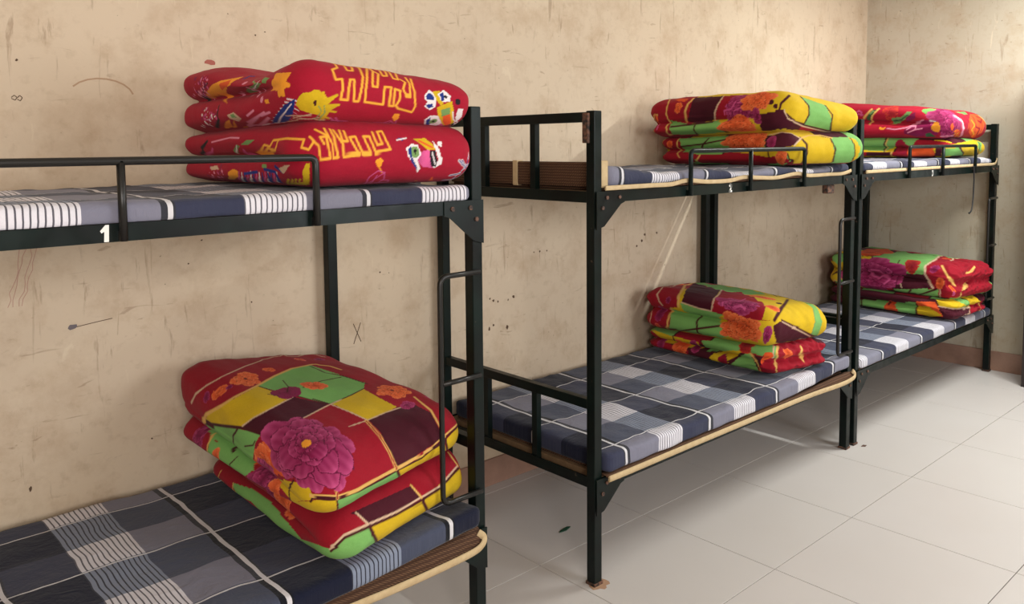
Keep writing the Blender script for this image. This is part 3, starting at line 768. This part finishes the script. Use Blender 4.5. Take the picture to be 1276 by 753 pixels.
# lower fold
f = q2l
f.poly('R', 'A 160,600 245,660 240,740 150,690')
f.poly('R', 'B -60,560 0,545 90,540 150,525 195,570 110,608 60,655 20,640 -10,600')
f.poly('R', 'B 345,435 480,310 505,365 440,440 378,478')
f.poly('M', 'B 130,530 345,432 378,476 290,528 195,570 160,540')
f.poly('G', 'A 245,665 350,700 420,753 B:-40,620 20,640 40,690 -60,650 A:330,753 255,720', .05)
f.poly('G', 'B 15,640 60,655 110,610 195,574 215,620 228,695 130,725 70,710 30,680', .05)
f.poly('Y', 'B 198,574 378,482 413,565 240,685', .06)
f.poly('Y', 'B 385,478 507,370 535,440 500,505 420,565', .06)
f.poly('G', 'B 507,360 542,400 545,445 535,440', .05)
f.line('D', .009, 'B 62,662 110,614 195,576 290,534 378,484 440,444 507,372')
f.line('LC', .006, 'B 58,655 108,606 195,567 290,525 376,475 440,436 503,364')
f.line('D', .010, 'B 195,572 218,620 236,690'); f.line('D', .010, 'B 378,480 402,530 417,580')
f.line('LC', .006, 'B 150,528 193,568'); f.line('C', .006, 'B 340,432 378,476'); f.line('C', .006, 'B 470,318 505,366')
f.line('C', .006, 'A 247,668 240,740')
f.flower('A 430,700', .055, 'P', 'P2', ((1, 8), (.6, 6)), seed=2); f.flower('A 480,750', .05, 'O', 'O2', ((1, 7), (.6, 5)), seed=4)
f.line('C', .005, 'A 190,610 170,650 180,690')

# quilt on upper bunk 1: red cloth with gold characters and festive animals
rng = np.random.RandomState(4)
f = q1u; f.col[:] = lin(PAL['R2'])*.92
W_ = .0066
for t in ('D 105,20 130,62 104,72 122,126 157,122 160,175 148,232 186,236 190,190 200,125 222,126 220,242 244,243 262,170 268,110 235,32',
          'D 140,28 165,52 182,76 212,79 200,38', 'D 250,38 288,62 290,120 278,246 375,260 385,165 420,167 408,266 432,268 440,176 470,186 464,236 445,266 456,281 530,301 549,270 545,190 523,122',
          'D 280,50 320,80 320,162 346,166 350,95 305,72', 'D 335,48 375,106 396,106 380,66', 'D 398,70 430,120 456,126 440,92', 'D 468,125 494,140 484,176 500,211 523,216 518,148 495,115'):
    f.line('GD', W_, t)
f.poly('YO', 'C 480,150 505,95 590,90 560,140 585,165 550,180 555,225 520,228 512,190 478,190', .1)
f.poly('YO', 'C 122,200 150,160 200,135 330,112 270,140 235,180 240,262 215,240 190,215 180,235 140,230', .12)
f.poly('O', 'C 195,150 260,130 235,170 210,190'); f.line('K', .007, 'C 125,150 100,185 120,235')
f.poly('GR', 'C 372,200 380,160 410,125 425,150 400,190', .1); f.poly('GR', 'C 430,150 445,115 470,120 450,150'); f.line('W', .003, 'C 378,190 415,135')
f.poly('PK', 'C 300,210 330,190 335,215 310,225'); f.poly('YO', 'C 440,240 460,235 470,262 450,265'); f.ell('PK', 'C 405,190 415,205 425,240 330,150 350,175', .009)
f.line('B', .006, 'C 330,125 360,110 385,112')
for k in range(70):
    f.ell(['P2', 'PK', 'P'][k % 3], 'C %f,%f' % (rng.uniform(50, 130), rng.uniform(110, 230)), rng.uniform(.002, .006))
for k in range(60):
    f.ell(['P2', 'P', 'W'][k % 3], 'C %f,%f' % (rng.uniform(90, 180), rng.uniform(285, 400)), rng.uniform(.002, .006))
f.line('K', .008, 'C 190,275 180,320 190,350 180,395')
f.poly('LC', 'C 235,325 270,310 315,345 300,362 250,345', .1); f.poly('GR', 'C 250,322 270,318 290,340 262,340')
f.poly('YO', 'C 228,362 250,350 265,400 275,350 290,400 340,440 390,460 330,452 260,425 220,395', .1)
for (x0, y0, x1, y1) in [(345, 330, 380, 300), (350, 370, 440, 310), (350, 385, 400, 340), (380, 400, 450, 360), (400, 410, 465, 340), (420, 330, 470, 310), (430, 430, 470, 400), (360, 410, 380, 380)]:
    f.line('PK', .007, 'C %f,%f %f,%f' % (x0, y0, x1, y1))
for k in range(12):                                        # blue feather with pale barbs
    t = k/11; x = 610-130*t; y = 245+180*t
    f.line('PK' if k % 2 else 'W', .004, 'C %f,%f %f,%f' % (x, y, x+45-5*t, y+25)); f.line('W', .004, 'C %f,%f %f,%f' % (x, y, x-45, y-8+10*t))
f.poly('B', 'C 612,235 545,275 492,345 472,420 505,445 545,395 600,320', .2)
f.line('W', .003, 'C 590,265 530,340 500,425')
f.poly('Y', 'C 615,270 625,235 650,205 690,200 720,185 760,200 797,205 D:15,180 60,195 75,225 130,215 80,260 135,265 85,300 60,340 0,380 C:720,370 760,330 700,320 640,300', .12)
for (x0, y0, x1, y1) in [(60, 240, 130, 210), (70, 265, 138, 262), (60, 290, 120, 300), (40, 320, 90, 335), (20, 345, 60, 365)]:
    f.line('Y', .007, 'D %f,%f %f,%f' % (x0, y0, x1, y1))
for (x0, y0, x1, y1) in [(700, 330, 560, 330), (740, 340, 570, 370), (770, 350, 590, 400), (700, 320, 600, 345), (770, 365, 660, 405)]:
    f.line('LC', .004, 'C %f,%f %f,%f' % (x0, y0, x1, y1))
f.ell('D', 'D 12,252', .009); f.line('GR', .004, 'C 770,270 775,310 740,350'); f.line('GR', .004, 'D 30,270 45,300 0,350')
for t in ('D 90,330 130,360 180,390', 'D 100,345 120,375 150,392', 'D 120,330 150,370'): f.line('P2', .005, t)
f.poly('YO', 'D 425,330 435,308 465,310 458,335 440,350 432,345')
for t in ('D 445,345 440,380', 'D 320,390 370,360 420,345', 'D 370,390 420,350 440,385', 'D 340,388 400,375'): f.line('P2', .003, t)
# lion face
f.poly('W', 'D 596,215 620,180 650,200 660,230 655,275 625,290 598,270 615,245'); f.poly('B', 'D 605,220 622,195 645,210 650,235 625,235'); f.poly('B', 'D 605,262 640,255 645,272 620,282')
f.poly('Y', 'D 640,190 680,185 700,230 690,270 665,240', .1); f.poly('W', 'D 668,205 700,180 740,215 735,245 695,245'); f.poly('B', 'D 676,205 700,190 705,235 690,240'); f.ell('K', 'D 712,218', .006)
f.poly('Y', 'D 665,275 745,240 755,290 750,360 715,410 690,360 670,320', .15); f.poly('O', 'D 695,320 735,310 740,350 715,390 695,350', .2); f.poly('GR', 'D 685,290 735,275 735,310 690,325')
f.poly('W', 'D 598,340 630,318 670,320 690,360 670,400 640,385 610,415 595,395'); f.poly('P2', 'D 640,390 690,360 710,410 660,440 620,430', .2); f.poly('B', 'D 606,345 630,328 625,375 600,410'); f.ell('GR', 'D 645,350', .012); f.ell('K', 'D 645,350', .005)
f.poly('K', 'D 680,410 725,385 720,420 690,445'); f.line('W', .004, 'D 750,300 755,380 725,440'); f.poly('W', 'D 780,280 805,285 795,330 770,350 775,380 755,400 762,330'); f.ell('K', 'D 777,250', .008)
# lower fold
f = q1l; f.col[:] = lin(PAL['R2'])*.92
for t in ('D 0,455 30,480 42,556 95,549 72,432 38,434 60,470', 'D 60,388 104,470 110,547 136,544 112,432 90,392', 'D 108,396 160,470 166,541 250,530 196,436 226,431 270,526 310,516 270,431 302,431 336,513 416,500 368,402 344,406 372,470 345,476 318,408', 'D 140,398 160,456 186,456 164,402',
          'C 415,540 440,490 470,500 490,465 560,455 660,460 645,505 685,516 715,470 690,445', 'C 720,405 790,440', 'C 440,540 460,510 500,520 515,470', 'C 420,545 460,545 500,520'):
    f.line('GD', W_, t)
f.poly('GR', 'C 270,520 285,490 305,495 300,535 285,545', .1); f.poly('GR', 'C 310,490 340,465 390,460 350,490'); f.line('W', .003, 'C 287,495 290,540')
f.line('K', .012, 'C 125,470 95,510 120,545'); f.line('PK', .006, 'C 150,475 250,450 300,452'); f.line('P2', .006, 'C 155,510 150,550'); f.line('P2', .008, 'C 330,520 350,550 400,548')
for k in range(40): f.ell(['P2', 'PK', 'P'][k % 3], 'C %f,%f' % (rng.uniform(130, 220), rng.uniform(600, 690)), rng.uniform(.002, .006))
f.poly('YO', 'C 240,640 270,622 295,635 300,665 275,700 250,690', .1); f.poly('YO', 'C 320,690 380,690 410,720 350,715'); f.poly('LC', 'C 140,610 180,605 190,625 150,630')
for k in range(14):
    x = 300+k*16; f.line(['P2', 'W', 'B'][k % 3], .005, 'C %f,%f %f,%f' % (x, 640+5*math.sin(k), x+10, 700+8*math.cos(k)))
for t in ('C 440,625 500,640 530,700', 'C 460,650 490,720', 'C 330,650 400,640', 'C 500,610 540,640'): f.line('B', .010, t)
f.poly('LC', 'C 520,620 560,600 580,605 545,650'); f.poly('GR', 'C 425,600 450,595 455,615 430,618')
f.poly('Y', 'C 560,740 600,700 660,700 650,640 670,592 690,592 690,735', .1)
for k in range(6): f.line('Y', .006, 'C %f,735 %f,680' % (560+k*22, 575+k*22))
f.poly('YO', 'D 335,560 360,545 376,560 365,590 350,598 338,580'); f.line('YO', .004, 'D 352,590 370,625')
for t in ('D 275,700 300,650 350,615 385,625 330,660 275,700', 'D 300,695 345,640', 'D 385,625 380,660 330,690', 'D 350,690 400,680', 'D 365,665 405,665 400,695 360,695'): f.line('P2', .0035, t)
f.poly('W', 'D 500,495 525,470 560,475 580,520 560,560 575,600 560,630 545,580 510,540'); f.poly('B', 'D 508,500 525,482 530,540 555,590 560,615 530,570'); f.ell('GR', 'D 548,508', .013); f.ell('K', 'D 548,508', .005)
f.poly('P2', 'D 560,560 590,510 625,500 635,560 640,600 590,595', .3); f.poly('Y', 'D 540,445 600,440 640,470 660,500 620,505 575,470', .1); f.line('O', .006, 'D 570,455 640,490')
f.poly('W', 'D 640,455 670,485 692,545 690,580 650,600 640,590 675,560 660,510'); f.poly('K', 'D 625,510 655,505 668,560 658,595 632,590'); f.line('W', .004, 'D 640,515 655,580'); f.poly('W', 'D 665,460 690,458 690,488 670,480'); f.poly('B', 'D 455,440 490,440 480,458'); f.line('W', .004, 'D 450,450 500,440')
for t in ('D 700,695 770,640 835,580', 'D 735,690 800,630 838,600', 'D 760,695 800,660', 'D 800,560 820,600 835,535', 'D 735,640 790,630', 'D 785,560 815,600'): f.line('W', .008, t); f.line('B', .004, t)
f.poly('O', 'D 595,690 640,645 645,690 620,700'); f.poly('YO', 'D 520,700 560,685 580,700')

# quilt on upper bunk 2
f = q3u; f.setc(slice(None), 'Y'); f.setc(f.cl[:, 1] > .12, 'R')
f.poly('R', 'E 90,200 120,120 200,90 430,85 400,160 370,295 200,275 90,230'); f.poly('R', 'E 20,330 60,240 200,280 180,340 200,440 110,470 40,430')
f.poly('M', 'E 430,85 690,70 640,160 615,285 450,315 370,300 400,160')
f.poly('R', 'E 690,70 930,55 1000,80 980,250 640,285 615,285 640,160')
f.poly('G', 'E 215,288 420,328 440,320 650,285 745,420 470,442 240,432 210,350', .05)
f.poly('Y', 'E 650,290 930,250 1010,400 740,422', .06)
f.poly('Y', 'F 120,60 335,62 260,130 245,200 60,220', .06)
f.poly('M', 'F 60,225 250,190 290,190 330,260 450,322 400,395 300,372 100,375'); f.poly('R', 'F 430,325 560,350 840,405 680,415 420,415 395,385')
f.poly('Y', 'F 335,62 425,72 485,130 500,190 455,308 370,282 310,222 290,160', .1)
f.poly('G', 'F 425,70 640,145 695,230 690,362 455,310 500,230 495,150', .05); f.poly('Y', 'F 640,145 790,225 880,310 862,400 690,365 700,270', .06)
f.line('C', .008, 'E 212,108 187,170 180,235 196,275'); f.line('C', .012, 'E 425,92 372,145 348,210 362,295'); f.line('LC', .008, 'E 692,72 640,150 614,220 616,288')
f.line('C', .007, 'E 102,240 52,300 55,380 82,442'); f.line('C', .010, 'E 208,290 182,340 190,400 232,440')
f.line('D', .009, 'E 220,346 300,336 440,320 600,300'); f.line('D', .009, 'E 435,335 440,390 472,438'); f.line('D', .009, 'E 690,365 735,420')
f.line('D', .012, 'F 335,62 262,130 245,200'); f.line('D', .010, 'F 430,72 498,150 500,230 456,308 380,286 310,222'); f.line('D', .009, 'F 640,148 702,230 690,300 680,366'); f.line('D', .010, 'F 380,290 455,316 560,340 690,370 850,402')
f.line('LC', .006, 'F 290,190 320,262 450,325 560,352 680,378'); f.line('LC', .006, 'F 880,320 862,390')
f.flower('E 850,175', .062, 'P', 'P2', ((1, 9), (.75, 8), (.5, 6), (.25, 5)), seed=3, sq=.55); f.line('P2', .006, 'E 700,230 700,200 760,185 800,120'); f.line('P2', .005, 'E 790,200 850,170 900,190'); f.line('P2', .005, 'E 820,130 870,110 900,140')
f.flower('F 60,100', .055, 'O', 'O2', ((1, 10), (.75, 8), (.5, 6), (.25, 5)), seed=5, sq=.6); f.flower('E 810,335', .050, 'O', 'O2', ((1, 9), (.7, 8), (.4, 5)), seed=6, sq=.45); f.flower('F 60,250', .030, 'P', 'P2', ((1, 7), (.6, 5)))
f.flower('E 285,172', .025, 'O', 'O2', ((1, 5), (.5, 4))); f.poly('O', 'E 250,105 300,88 380,95 350,120 290,118', .2); f.flower('E 115,300', .02, 'O', 'O2', ((1, 5),)); f.flower('E 100,350', .015, 'P2', 'P2', ((1, 5),)); f.ell('D', 'F 180,120 215,155', .012)
f = q3l; f.patch(5)
f.poly('R', 'E 110,450 300,440 280,500 300,560 420,590 450,660 140,680 130,560'); f.poly('R', 'E 380,590 600,590 1000,600 F:0,560 300,560 330,640 0,650 E:500,680')
f.poly('G', 'E 300,450 500,438 745,422 700,470 760,550 820,560 560,590 330,570', .05)
f.poly('Y', 'E 700,560 1010,400 F:150,380 110,470 130,530 280,510 370,490 320,560 150,590 0,560', .06)
f.poly('M', 'F 140,420 270,378 350,388 435,428 370,492 280,512 130,524 110,470')
f.poly('Y', 'F 370,492 435,435 485,480 480,560 440,650 350,650 320,560', .06)
f.poly('Y', 'F 445,418 560,402 680,428 725,520 712,600 670,670 450,675 485,560 480,480', .06)
f.poly('G', 'F 680,418 835,418 895,480 893,570 840,655 680,672 725,560', .05); f.poly('Y', 'F 835,416 900,438 940,520 905,600 840,650 893,570 890,485', .06)
f.line('C', .008, 'E 167,450 140,500 156,562'); f.line('C', .010, 'E 300,450 277,500 292,556'); f.line('C', .007, 'E 310,560 280,580 300,620'); f.line('C', .010, 'E 480,600 450,650')
f.line('D', .009, 'E 310,522 500,500 700,460'); f.line('D', .009, 'E 562,448 520,490 515,545'); f.line('D', .014, 'F 432,425 482,480 482,560 440,650'); f.line('D', .008, 'F 682,428 727,520 702,630 672,672'); f.line('LC', .006, 'F 160,400 270,376 350,386 432,430 375,490'); f.line('C', .007, 'F 435,425 500,402 600,402 700,425'); f.line('D', .009, 'F 315,560 330,610 360,650'); f.line('D', .008, 'F 150,540 160,590'); f.line('D', .006, 'F 850,425 890,485 893,570 845,650')
f.flower('E 860,465', .055, 'O', 'O2', ((1, 11), (.75, 9), (.5, 7), (.25, 5)), seed=7, sq=.45); f.flower('F 60,440', .05, 'O', 'O2', ((1, 9), (.7, 7)), seed=8); f.flower('F 180,465', .03, 'P', 'P2', ((1, 6),)); f.flower('E 208,500', .022, 'O', 'O2', ((1, 5),)); f.flower('F 260,610', .05, 'O', 'O2', ((1, 7), (.6, 5)), seed=2)

# quilt on lower bunk 2
f = q4u; f.setc(slice(None), 'Y'); f.setc(f.cl[:, 1] > .2, 'R')
f.poly('R', 'G 20,200 60,110 240,40 390,35 300,90 250,160 245,240 60,260'); f.poly('R', 'G 50,260 210,240 178,340 180,430 60,400')
f.poly('G', 'G 375,40 480,45 640,80 H:100,30 330,65 620,115 500,110 320,80 150,75 0,60 G:560,130 430,92 360,72', .06); f.poly('Y', 'H 330,62 480,75 620,118 600,125 430,110', .05)
f.poly('M', 'G 360,72 545,125 490,190 482,268 390,248 275,208 300,130'); f.poly('R', 'G 560,125 725,145 H:150,80 320,190 300,270 0,265 G:560,295 482,268 490,190')
f.poly('G', 'G 262,208 390,250 482,270 560,292 540,310 390,308 290,265', .05)
f.poly('Y', 'H 280,110 430,108 400,170 330,270 240,265', .06); f.poly('Y', 'H 430,108 535,108 622,180 634,290 605,372 400,268 385,220', .1)
f.poly('G', 'H 535,106 622,138 682,220 692,300 650,395 605,372 640,280 622,180', .05); f.poly('Y', 'H 600,112 700,158 725,230 705,335 655,390 690,280 660,190', .06)
f.poly('G', 'G 205,250 390,305 545,305 560,360 600,442 480,475 400,475 330,452 185,432', .06); f.poly('Y', 'H 0,260 250,290 330,420 200,430 0,395', .06)
f.poly('M', 'H 320,310 390,270 605,380 520,455 400,465 340,430'); f.poly('R', 'H 605,375 660,395 640,430 520,460')
f.line('LC', .008, 'G 240,52 150,92 105,150 120,200 142,226'); f.line('C', .014, 'G 372,45 300,92 254,160 252,232'); f.line('LC', .008, 'G 555,122 500,180 482,264'); f.line('LC', .006, 'G 275,206 390,246 482,268')
f.line('LC', .008, 'G 70,262 55,340 62,392'); f.line('C', .012, 'G 205,250 178,340 182,425')
f.line('D', .010, 'G 190,415 380,390 535,370'); f.line('D', .012, 'G 402,305 380,340 385,410 410,465'); f.line('D', .016, 'H 432,110 380,182 330,268'); f.line('D', .010, 'H 385,265 605,376 650,396'); f.line('LC', .006, 'H 390,278 600,388'); f.line('LC', .007, 'H 600,390 520,455'); f.line('GR', .005, 'H 622,180 640,280 607,370'); f.line('D', .008, 'H 330,64 480,78 600,122')
f.flower('G 680,210', .070, 'P', 'P2', ((1, 9), (.75, 8), (.5, 6), (.25, 5)), seed=2, sq=.55); f.line('P2', .007, 'G 560,230 560,205 620,190 680,195 720,180'); f.line('P2', .006, 'G 640,250 680,235 720,250'); f.line('P2', .006, 'H 20,170 80,150 110,190')
f.flower('H 230,95', .045, 'O', 'O2', ((1, 8), (.6, 6)), seed=3, sq=.5); f.flower('H 320,170', .04, 'O', 'O2', ((1, 7),), seed=5); f.ell('D', 'H 365,140', .015); f.flower('G 630,385', .062, 'O', 'O2', ((1, 10), (.72, 8), (.45, 6), (.2, 5)), seed=4, sq=.7); f.flower('H 110,335', .062, 'O', 'O2', ((1, 11), (.75, 9), (.5, 7), (.25, 5)), seed=9, sq=.55)
f.flower('H 275,395', .045, 'P', 'P2', ((1, 7), (.6, 5))); f.flower('G 250,75', .03, 'O', 'O2', ((1, 6),)); f.flower('G 110,370', .02, 'O', 'P2', ((1, 5),)); f.flower('G 120,290', .03, 'P', 'P2', ((1, 5),)); f.flower('G 180,190', .018, 'P', 'P2', ((1, 5),))
f = q4l; f.patch(0); f.poly('R', 'H 200,640 330,440 540,430 740,440 740,700 400,720 220,700 150,520')
f.poly('R', 'G 30,480 60,395 160,480 320,540 330,580 80,540')
f.poly('Y', 'G 60,390 200,438 390,482 418,530 300,514 160,484', .06); f.poly('G', 'G 415,470 620,478 725,545 640,552 450,545', .06); f.poly('G', 'H 0,400 200,425 350,465 340,555 200,525 60,470', .06)
f.poly('M', 'G 320,575 480,550 510,640 400,610'); f.poly('Y', 'G 465,590 500,560 610,540 700,545 600,625 515,640', .06); f.poly('G', 'G 610,645 700,565 H:100,510 150,520 220,650 60,640', .06)
f.line('D', .010, 'G 215,440 230,490'); f.line('D', .010, 'G 410,470 418,530'); f.line('D', .009, 'G 590,620 725,555 H:120,512'); f.line('C', .010, 'H 152,515 200,580 235,655'); f.line('C', .010, 'H 355,460 342,555 340,695'); f.line('LC', .006, 'H 325,455 320,550')
f.line('C', .012, 'H 532,465 526,512 548,572'); f.flower('H 442,512', .03, 'O', 'O2', ((1, 5),)); f.flower('G 260,545', .06, 'O', 'O2', ((1, 8), (.6, 6)), seed=2); f.flower('G 375,515', .035, 'P', 'P2', ((1, 6),)); f.flower('G 565,620', .035, 'R', 'P', ((1, 6),)); f.flower('H 130,450', .05, 'R', 'O', ((1, 7),)); f.flower('H 260,550', .03, 'O', 'O', ((1, 6),)); f.flower('G 130,500', .03, 'P', 'P2', ((1, 6),))

# quilt on upper bunk 3
f = q5u; f.col[:] = lin(PAL['R2'])
f.line('C', .012, 'I 425,160 385,200 350,245'); f.line('C', .012, 'I 492,155 432,212 410,295'); f.poly('DG', 'I 375,250 400,200 440,165 470,165 425,215 400,290'); f.poly('GR', 'I 400,200 430,170 450,175 410,215')
for t in ('I 160,150 200,160 180,180', 'I 200,215 250,200 300,180', 'I 260,225 300,205 340,215', 'I 300,170 330,190 320,220'): f.line('P2', .008, t)
f.flower('I 610,200', .06, 'R2', 'O', ((1, 6), (.6, 5))); f.poly('GR', 'I 610,240 700,235 760,180 800,185 750,250 650,300 615,285', .2); f.line('DG', .008, 'I 630,270 700,260 760,215'); f.poly('YO', 'I 495,320 530,335 560,325 540,350 500,355')
f.poly('P', 'I 740,240 828,190 828,250 760,280', .3); f.poly('P', 'J -30,330 150,240 240,230 330,300 300,380 100,400 -30,370', .3)
for t in ('I 570,340 640,350 760,330 820,300', 'J 0,330 60,290 160,235', 'J 10,360 80,330 150,320', 'J 60,300 90,290 80,330'): f.line('PK', .008, t)
f.poly('G', 'J 160,130 230,105 300,130 330,105 380,150 290,205 210,190 150,150', .3); f.poly('YO', 'J 270,140 330,110 350,140 300,160'); f.line('DG', .010, 'J 200,170 260,180 300,150'); f.poly('GR', 'J 440,120 540,115 600,180 560,185 480,150', .2)
f.flower('J 450,310', .13, 'P', 'P2', ((1, 8), (.72, 7), (.45, 6), (.25, 5)), 'O', seed=5, sq=.6); f.line('PK', .022, 'J 470,195 540,240 560,320 520,420'); f.line('W', .008, 'J 480,195 550,250 565,320'); f.line('PK', .016, 'J 330,425 400,430 460,410'); f.line('W', .008, 'J 225,240 270,250 300,265')
f.poly('O', 'J 455,350 500,320 530,350 510,410 470,400', .4); f.ell('YO', 'J 480,345 500,370 515,395 490,400 470,375', .010); f.ell('YO', 'J 285,310 300,315', .028); f.poly('DG', 'J 180,370 230,360 290,400 240,430 190,400', .3)
f.poly('O', 'J 620,180 700,140 770,170 780,260 740,360 640,410 600,330', .35); f.line('R2', .012, 'J 600,190 620,280 600,370'); f.line('YO', .012, 'J 640,240 670,280 640,330 660,380'); f.line('R', .014, 'J 690,200 740,210 730,260 700,240'); f.line('C', .022, 'J 745,140 800,230 790,300'); f.line('R', .012, 'J 680,300 720,320 690,380')
f = q5l; f.patch(1); f.poly('R', 'I 300,560 828,560 828,620 300,640'); f.poly('G', 'I 300,430 560,415 828,420 828,500 680,480 560,555 300,540', .05); f.poly('M', 'I 380,560 610,560 610,610 380,610')
f.poly('G', 'J -20,400 120,420 100,450 60,490 -20,490', .05); f.poly('R', 'J 100,430 300,440 480,470 350,490 60,490'); f.poly('Y', 'J 400,490 700,420 730,480 700,600 550,620 540,510', .06); f.poly('G', 'J 350,520 520,510 560,560 550,620 350,610', .05); f.poly('O', 'J 20,520 260,510 290,580 200,610 20,590', .3); f.poly('M', 'J 290,510 345,510 345,610 270,600'); f.poly('G', 'J 690,410 740,410 745,470 720,560 700,500', .05)
f.line('D', .010, 'I 570,420 540,490 545,555'); f.line('C', .008, 'I 585,420 555,490 550,550'); f.line('D', .010, 'J 520,512 562,565 550,622'); f.line('D', .010, 'J 690,415 722,490 690,600'); f.flower('I 710,515', .05, 'R', 'P', ((1, 7),)); f.line('C', .010, 'I 612,560 612,615')

# quilt on lower bunk 3
f = q6u; f.patch(2)
f.poly('Y', 'K 10,330 40,260 130,180 280,130 390,135 370,190 280,180 150,310 30,380', .06); f.poly('O', 'K 270,80 560,75 600,100 450,125 280,130', .3)
f.poly('G', 'K 390,135 600,95 753,95 L:0,95 300,120 155,215 145,285 0,270 K:560,275 370,200', .06); f.poly('R', 'K 270,185 370,195 560,272 600,400 530,430 270,370'); f.poly('M', 'K 560,272 753,285 L:145,288 225,405 0,415 K:560,410')
f.poly('O', 'K 270,370 400,400 530,440 545,520 400,510 270,450', .3); f.poly('G', 'K 505,430 753,415 L:270,415 265,495 0,525 K:540,520', .06)
f.poly('R', 'L 300,120 460,110 580,100 600,200 740,210 740,480 540,560 520,560 280,500 290,410 225,400 155,290 155,215')
f.poly('Y', 'K 270,370 330,380 400,480 280,460', .06)
f.line('LC', .014, 'L 300,122 158,215 152,282 222,402'); f.line('LC', .010, 'L 442,118 372,182'); f.line('C', .014, 'L 300,215 350,310 412,382'); f.line('C', .012, 'L 580,220 545,265 510,275'); f.line('C', .014, 'L 515,362 470,430 442,520'); f.line('LC', .008, 'L 282,412 286,485'); f.line('D', .012, 'L 0,475 100,465 250,415'); f.line('D', .012, 'L 35,420 15,470 25,525'); f.line('D', .012, 'K 545,500 640,490 753,470'); f.line('D', .010, 'K 620,170 590,240 620,330'); f.line('LC', .008, 'K 605,290 640,400'); f.line('D', .010, 'K 390,140 370,195'); f.line('D', .012, 'K 50,290 130,260'); f.line('C', .010, 'K 60,360 150,315')
f.flower('K 420,290', .10, 'P', 'P2', ((1, 9), (.75, 8), (.5, 6), (.25, 5)), seed=4, sq=.42); f.line('P2', .010, 'K 360,260 400,300 450,320 500,290'); f.line('P2', .010, 'K 380,250 450,255 540,330 490,370'); f.flower('L 50,205', .06, 'R', 'O', ((1, 6),)); f.flower('L 280,370', .03, 'O', 'O2', ((1, 5),)); f.flower('L 235,235', .03, 'P', 'P2', ((1, 5),)); f.flower('L 340,150', .03, 'O', 'P', ((1, 5),)); f.flower('L 390,412', .025, 'O', 'O2', ((1, 5),)); f.flower('L 400,455', .02, 'P2', 'P2', ((1, 5),))
f = q6l; f.patch(3)
f.poly('G', 'K 270,500 540,520 753,540 753,660 270,590', .06); f.poly('G', 'L -10,520 80,530 80,650 -10,640', .06); f.poly('O', 'L 80,520 240,520 310,650 90,630', .35); f.poly('Y', 'L 85,560 180,560 300,640 200,650 90,620', .1); f.poly('Y', 'L 250,500 400,500 510,555 430,580 280,565', .06); f.poly('M', 'L 290,575 430,582 540,570 520,660 440,700 320,680'); f.poly('R', 'L 535,560 680,500 700,600 600,680 500,700 540,620')
f.line('D', .012, 'L 80,540 85,640'); f.line('LC', .010, 'L 540,572 530,640 480,685'); f.line('C', .008, 'L 610,540 625,590 610,620'); f.line('LC', .008, 'L 270,560 400,585 530,572'); f.flower('K 550,590', .06, 'O', 'R', ((1, 7),)); f.line('D', .012, 'K 300,500 300,570'); f.line('D', .012, 'K 520,500 530,545')

quilt('crimson wedding quilt with gold double-happiness print folded on the upper bunk numbered 1', 1.519, q1l, q1u)
quilt('patchwork peony quilt folded on the foreground lower bunk of bed 1', .483, q2l, q2u)
quilt('folded patchwork quilt with round yellow ends on the upper bunk numbered 2', 1.521, q3l, q3u)
quilt('folded patchwork quilt with crumpled crimson end on the lower bunk of bed 2', .501, q4l, q4u)
quilt('crimson and green flowered quilt folded on the upper bunk numbered 3', 1.526, q5l, q5u)
quilt('folded green and crimson quilt in the corner on the lower bunk of bed 3', .473, q6l, q6u)

# ------------------------------------------------------------------ lamp and small things
tl = empty('tube_lamp', (3.1, -1.0, HC), 'white tube lamp mounted under the ceiling, above the picture', 'lamp')
MB().box(3.07, 3.13, -1.63, -.37, HC-.06, HC, .004).out('batten', M_CEIL, tl)
M_GLOW = mat('lamp_glass', (240, 245, 240), .3); g = NT(M_GLOW)
g.b.inputs['Emission Color'].default_value = (.93, 1, .95, 1); g.b.inputs['Emission Strength'].default_value = 4
MB().tube([(3.1, -1.6, HC-.085), (3.1, -.4, HC-.085)], .014, 12).out('tube', M_GLOW, tl)

M_CORD = mat('black_cord', (22, 20, 20), .6)
cp = smooth_pts([(3.62, -.046, 1.47), (3.635, -.046, 1.40), (3.64, -.044, 1.33), (3.63, -.046, 1.26), (3.60, -.05, 1.19), (3.56, -.05, 1.165), (3.55, -.05, 1.17)], 30)
tag(MB().tube(cp, .0045, 6).out('hanging_cord', M_CORD, None, (3.62, -.046, 1.47)), 'thin black cord dangling from the upper rail of far bunk bed 3', 'cord')
M_SCRAP = mat('green_scrap', (30, 72, 52), .6)
tag(MB().prism([(.187, .366, .001), (.225, .360, .001), (.262, .372, .001), (.25, .382, .001), (.205, .376, .001)], (0, 0, .003), 2).out('plastic_scrap', M_SCRAP), 'small dark green scrap lying on the floor under bunk 2', 'scrap')
M_RDUST = mat('rust_dust', (168, 132, 104), .95)
def stain(cx, cy, r, label, M, n=18, sq=1.0, hole=0.0):
    random.seed(int(cx*100)); pts = []
    for k in range(n):
        a = k/n*2*math.pi; q = r*random.uniform(.6, 1.15)
        pts.append((cx+q*math.cos(a), cy+q*math.sin(a)*sq, .0004))
    tag(MB().prism(pts, (0, 0, .0006), 2).out('rust_stain', M), label, 'stain')
stain(.005, -.012, .042, 'rusty brown stain around the foot of the near post of bed 2', M_RDUST)
stain(2.09, -.06, .022, 'small rust speck on the floor in front of where beds 2 and 3 meet', M_RUST, sq=.6)
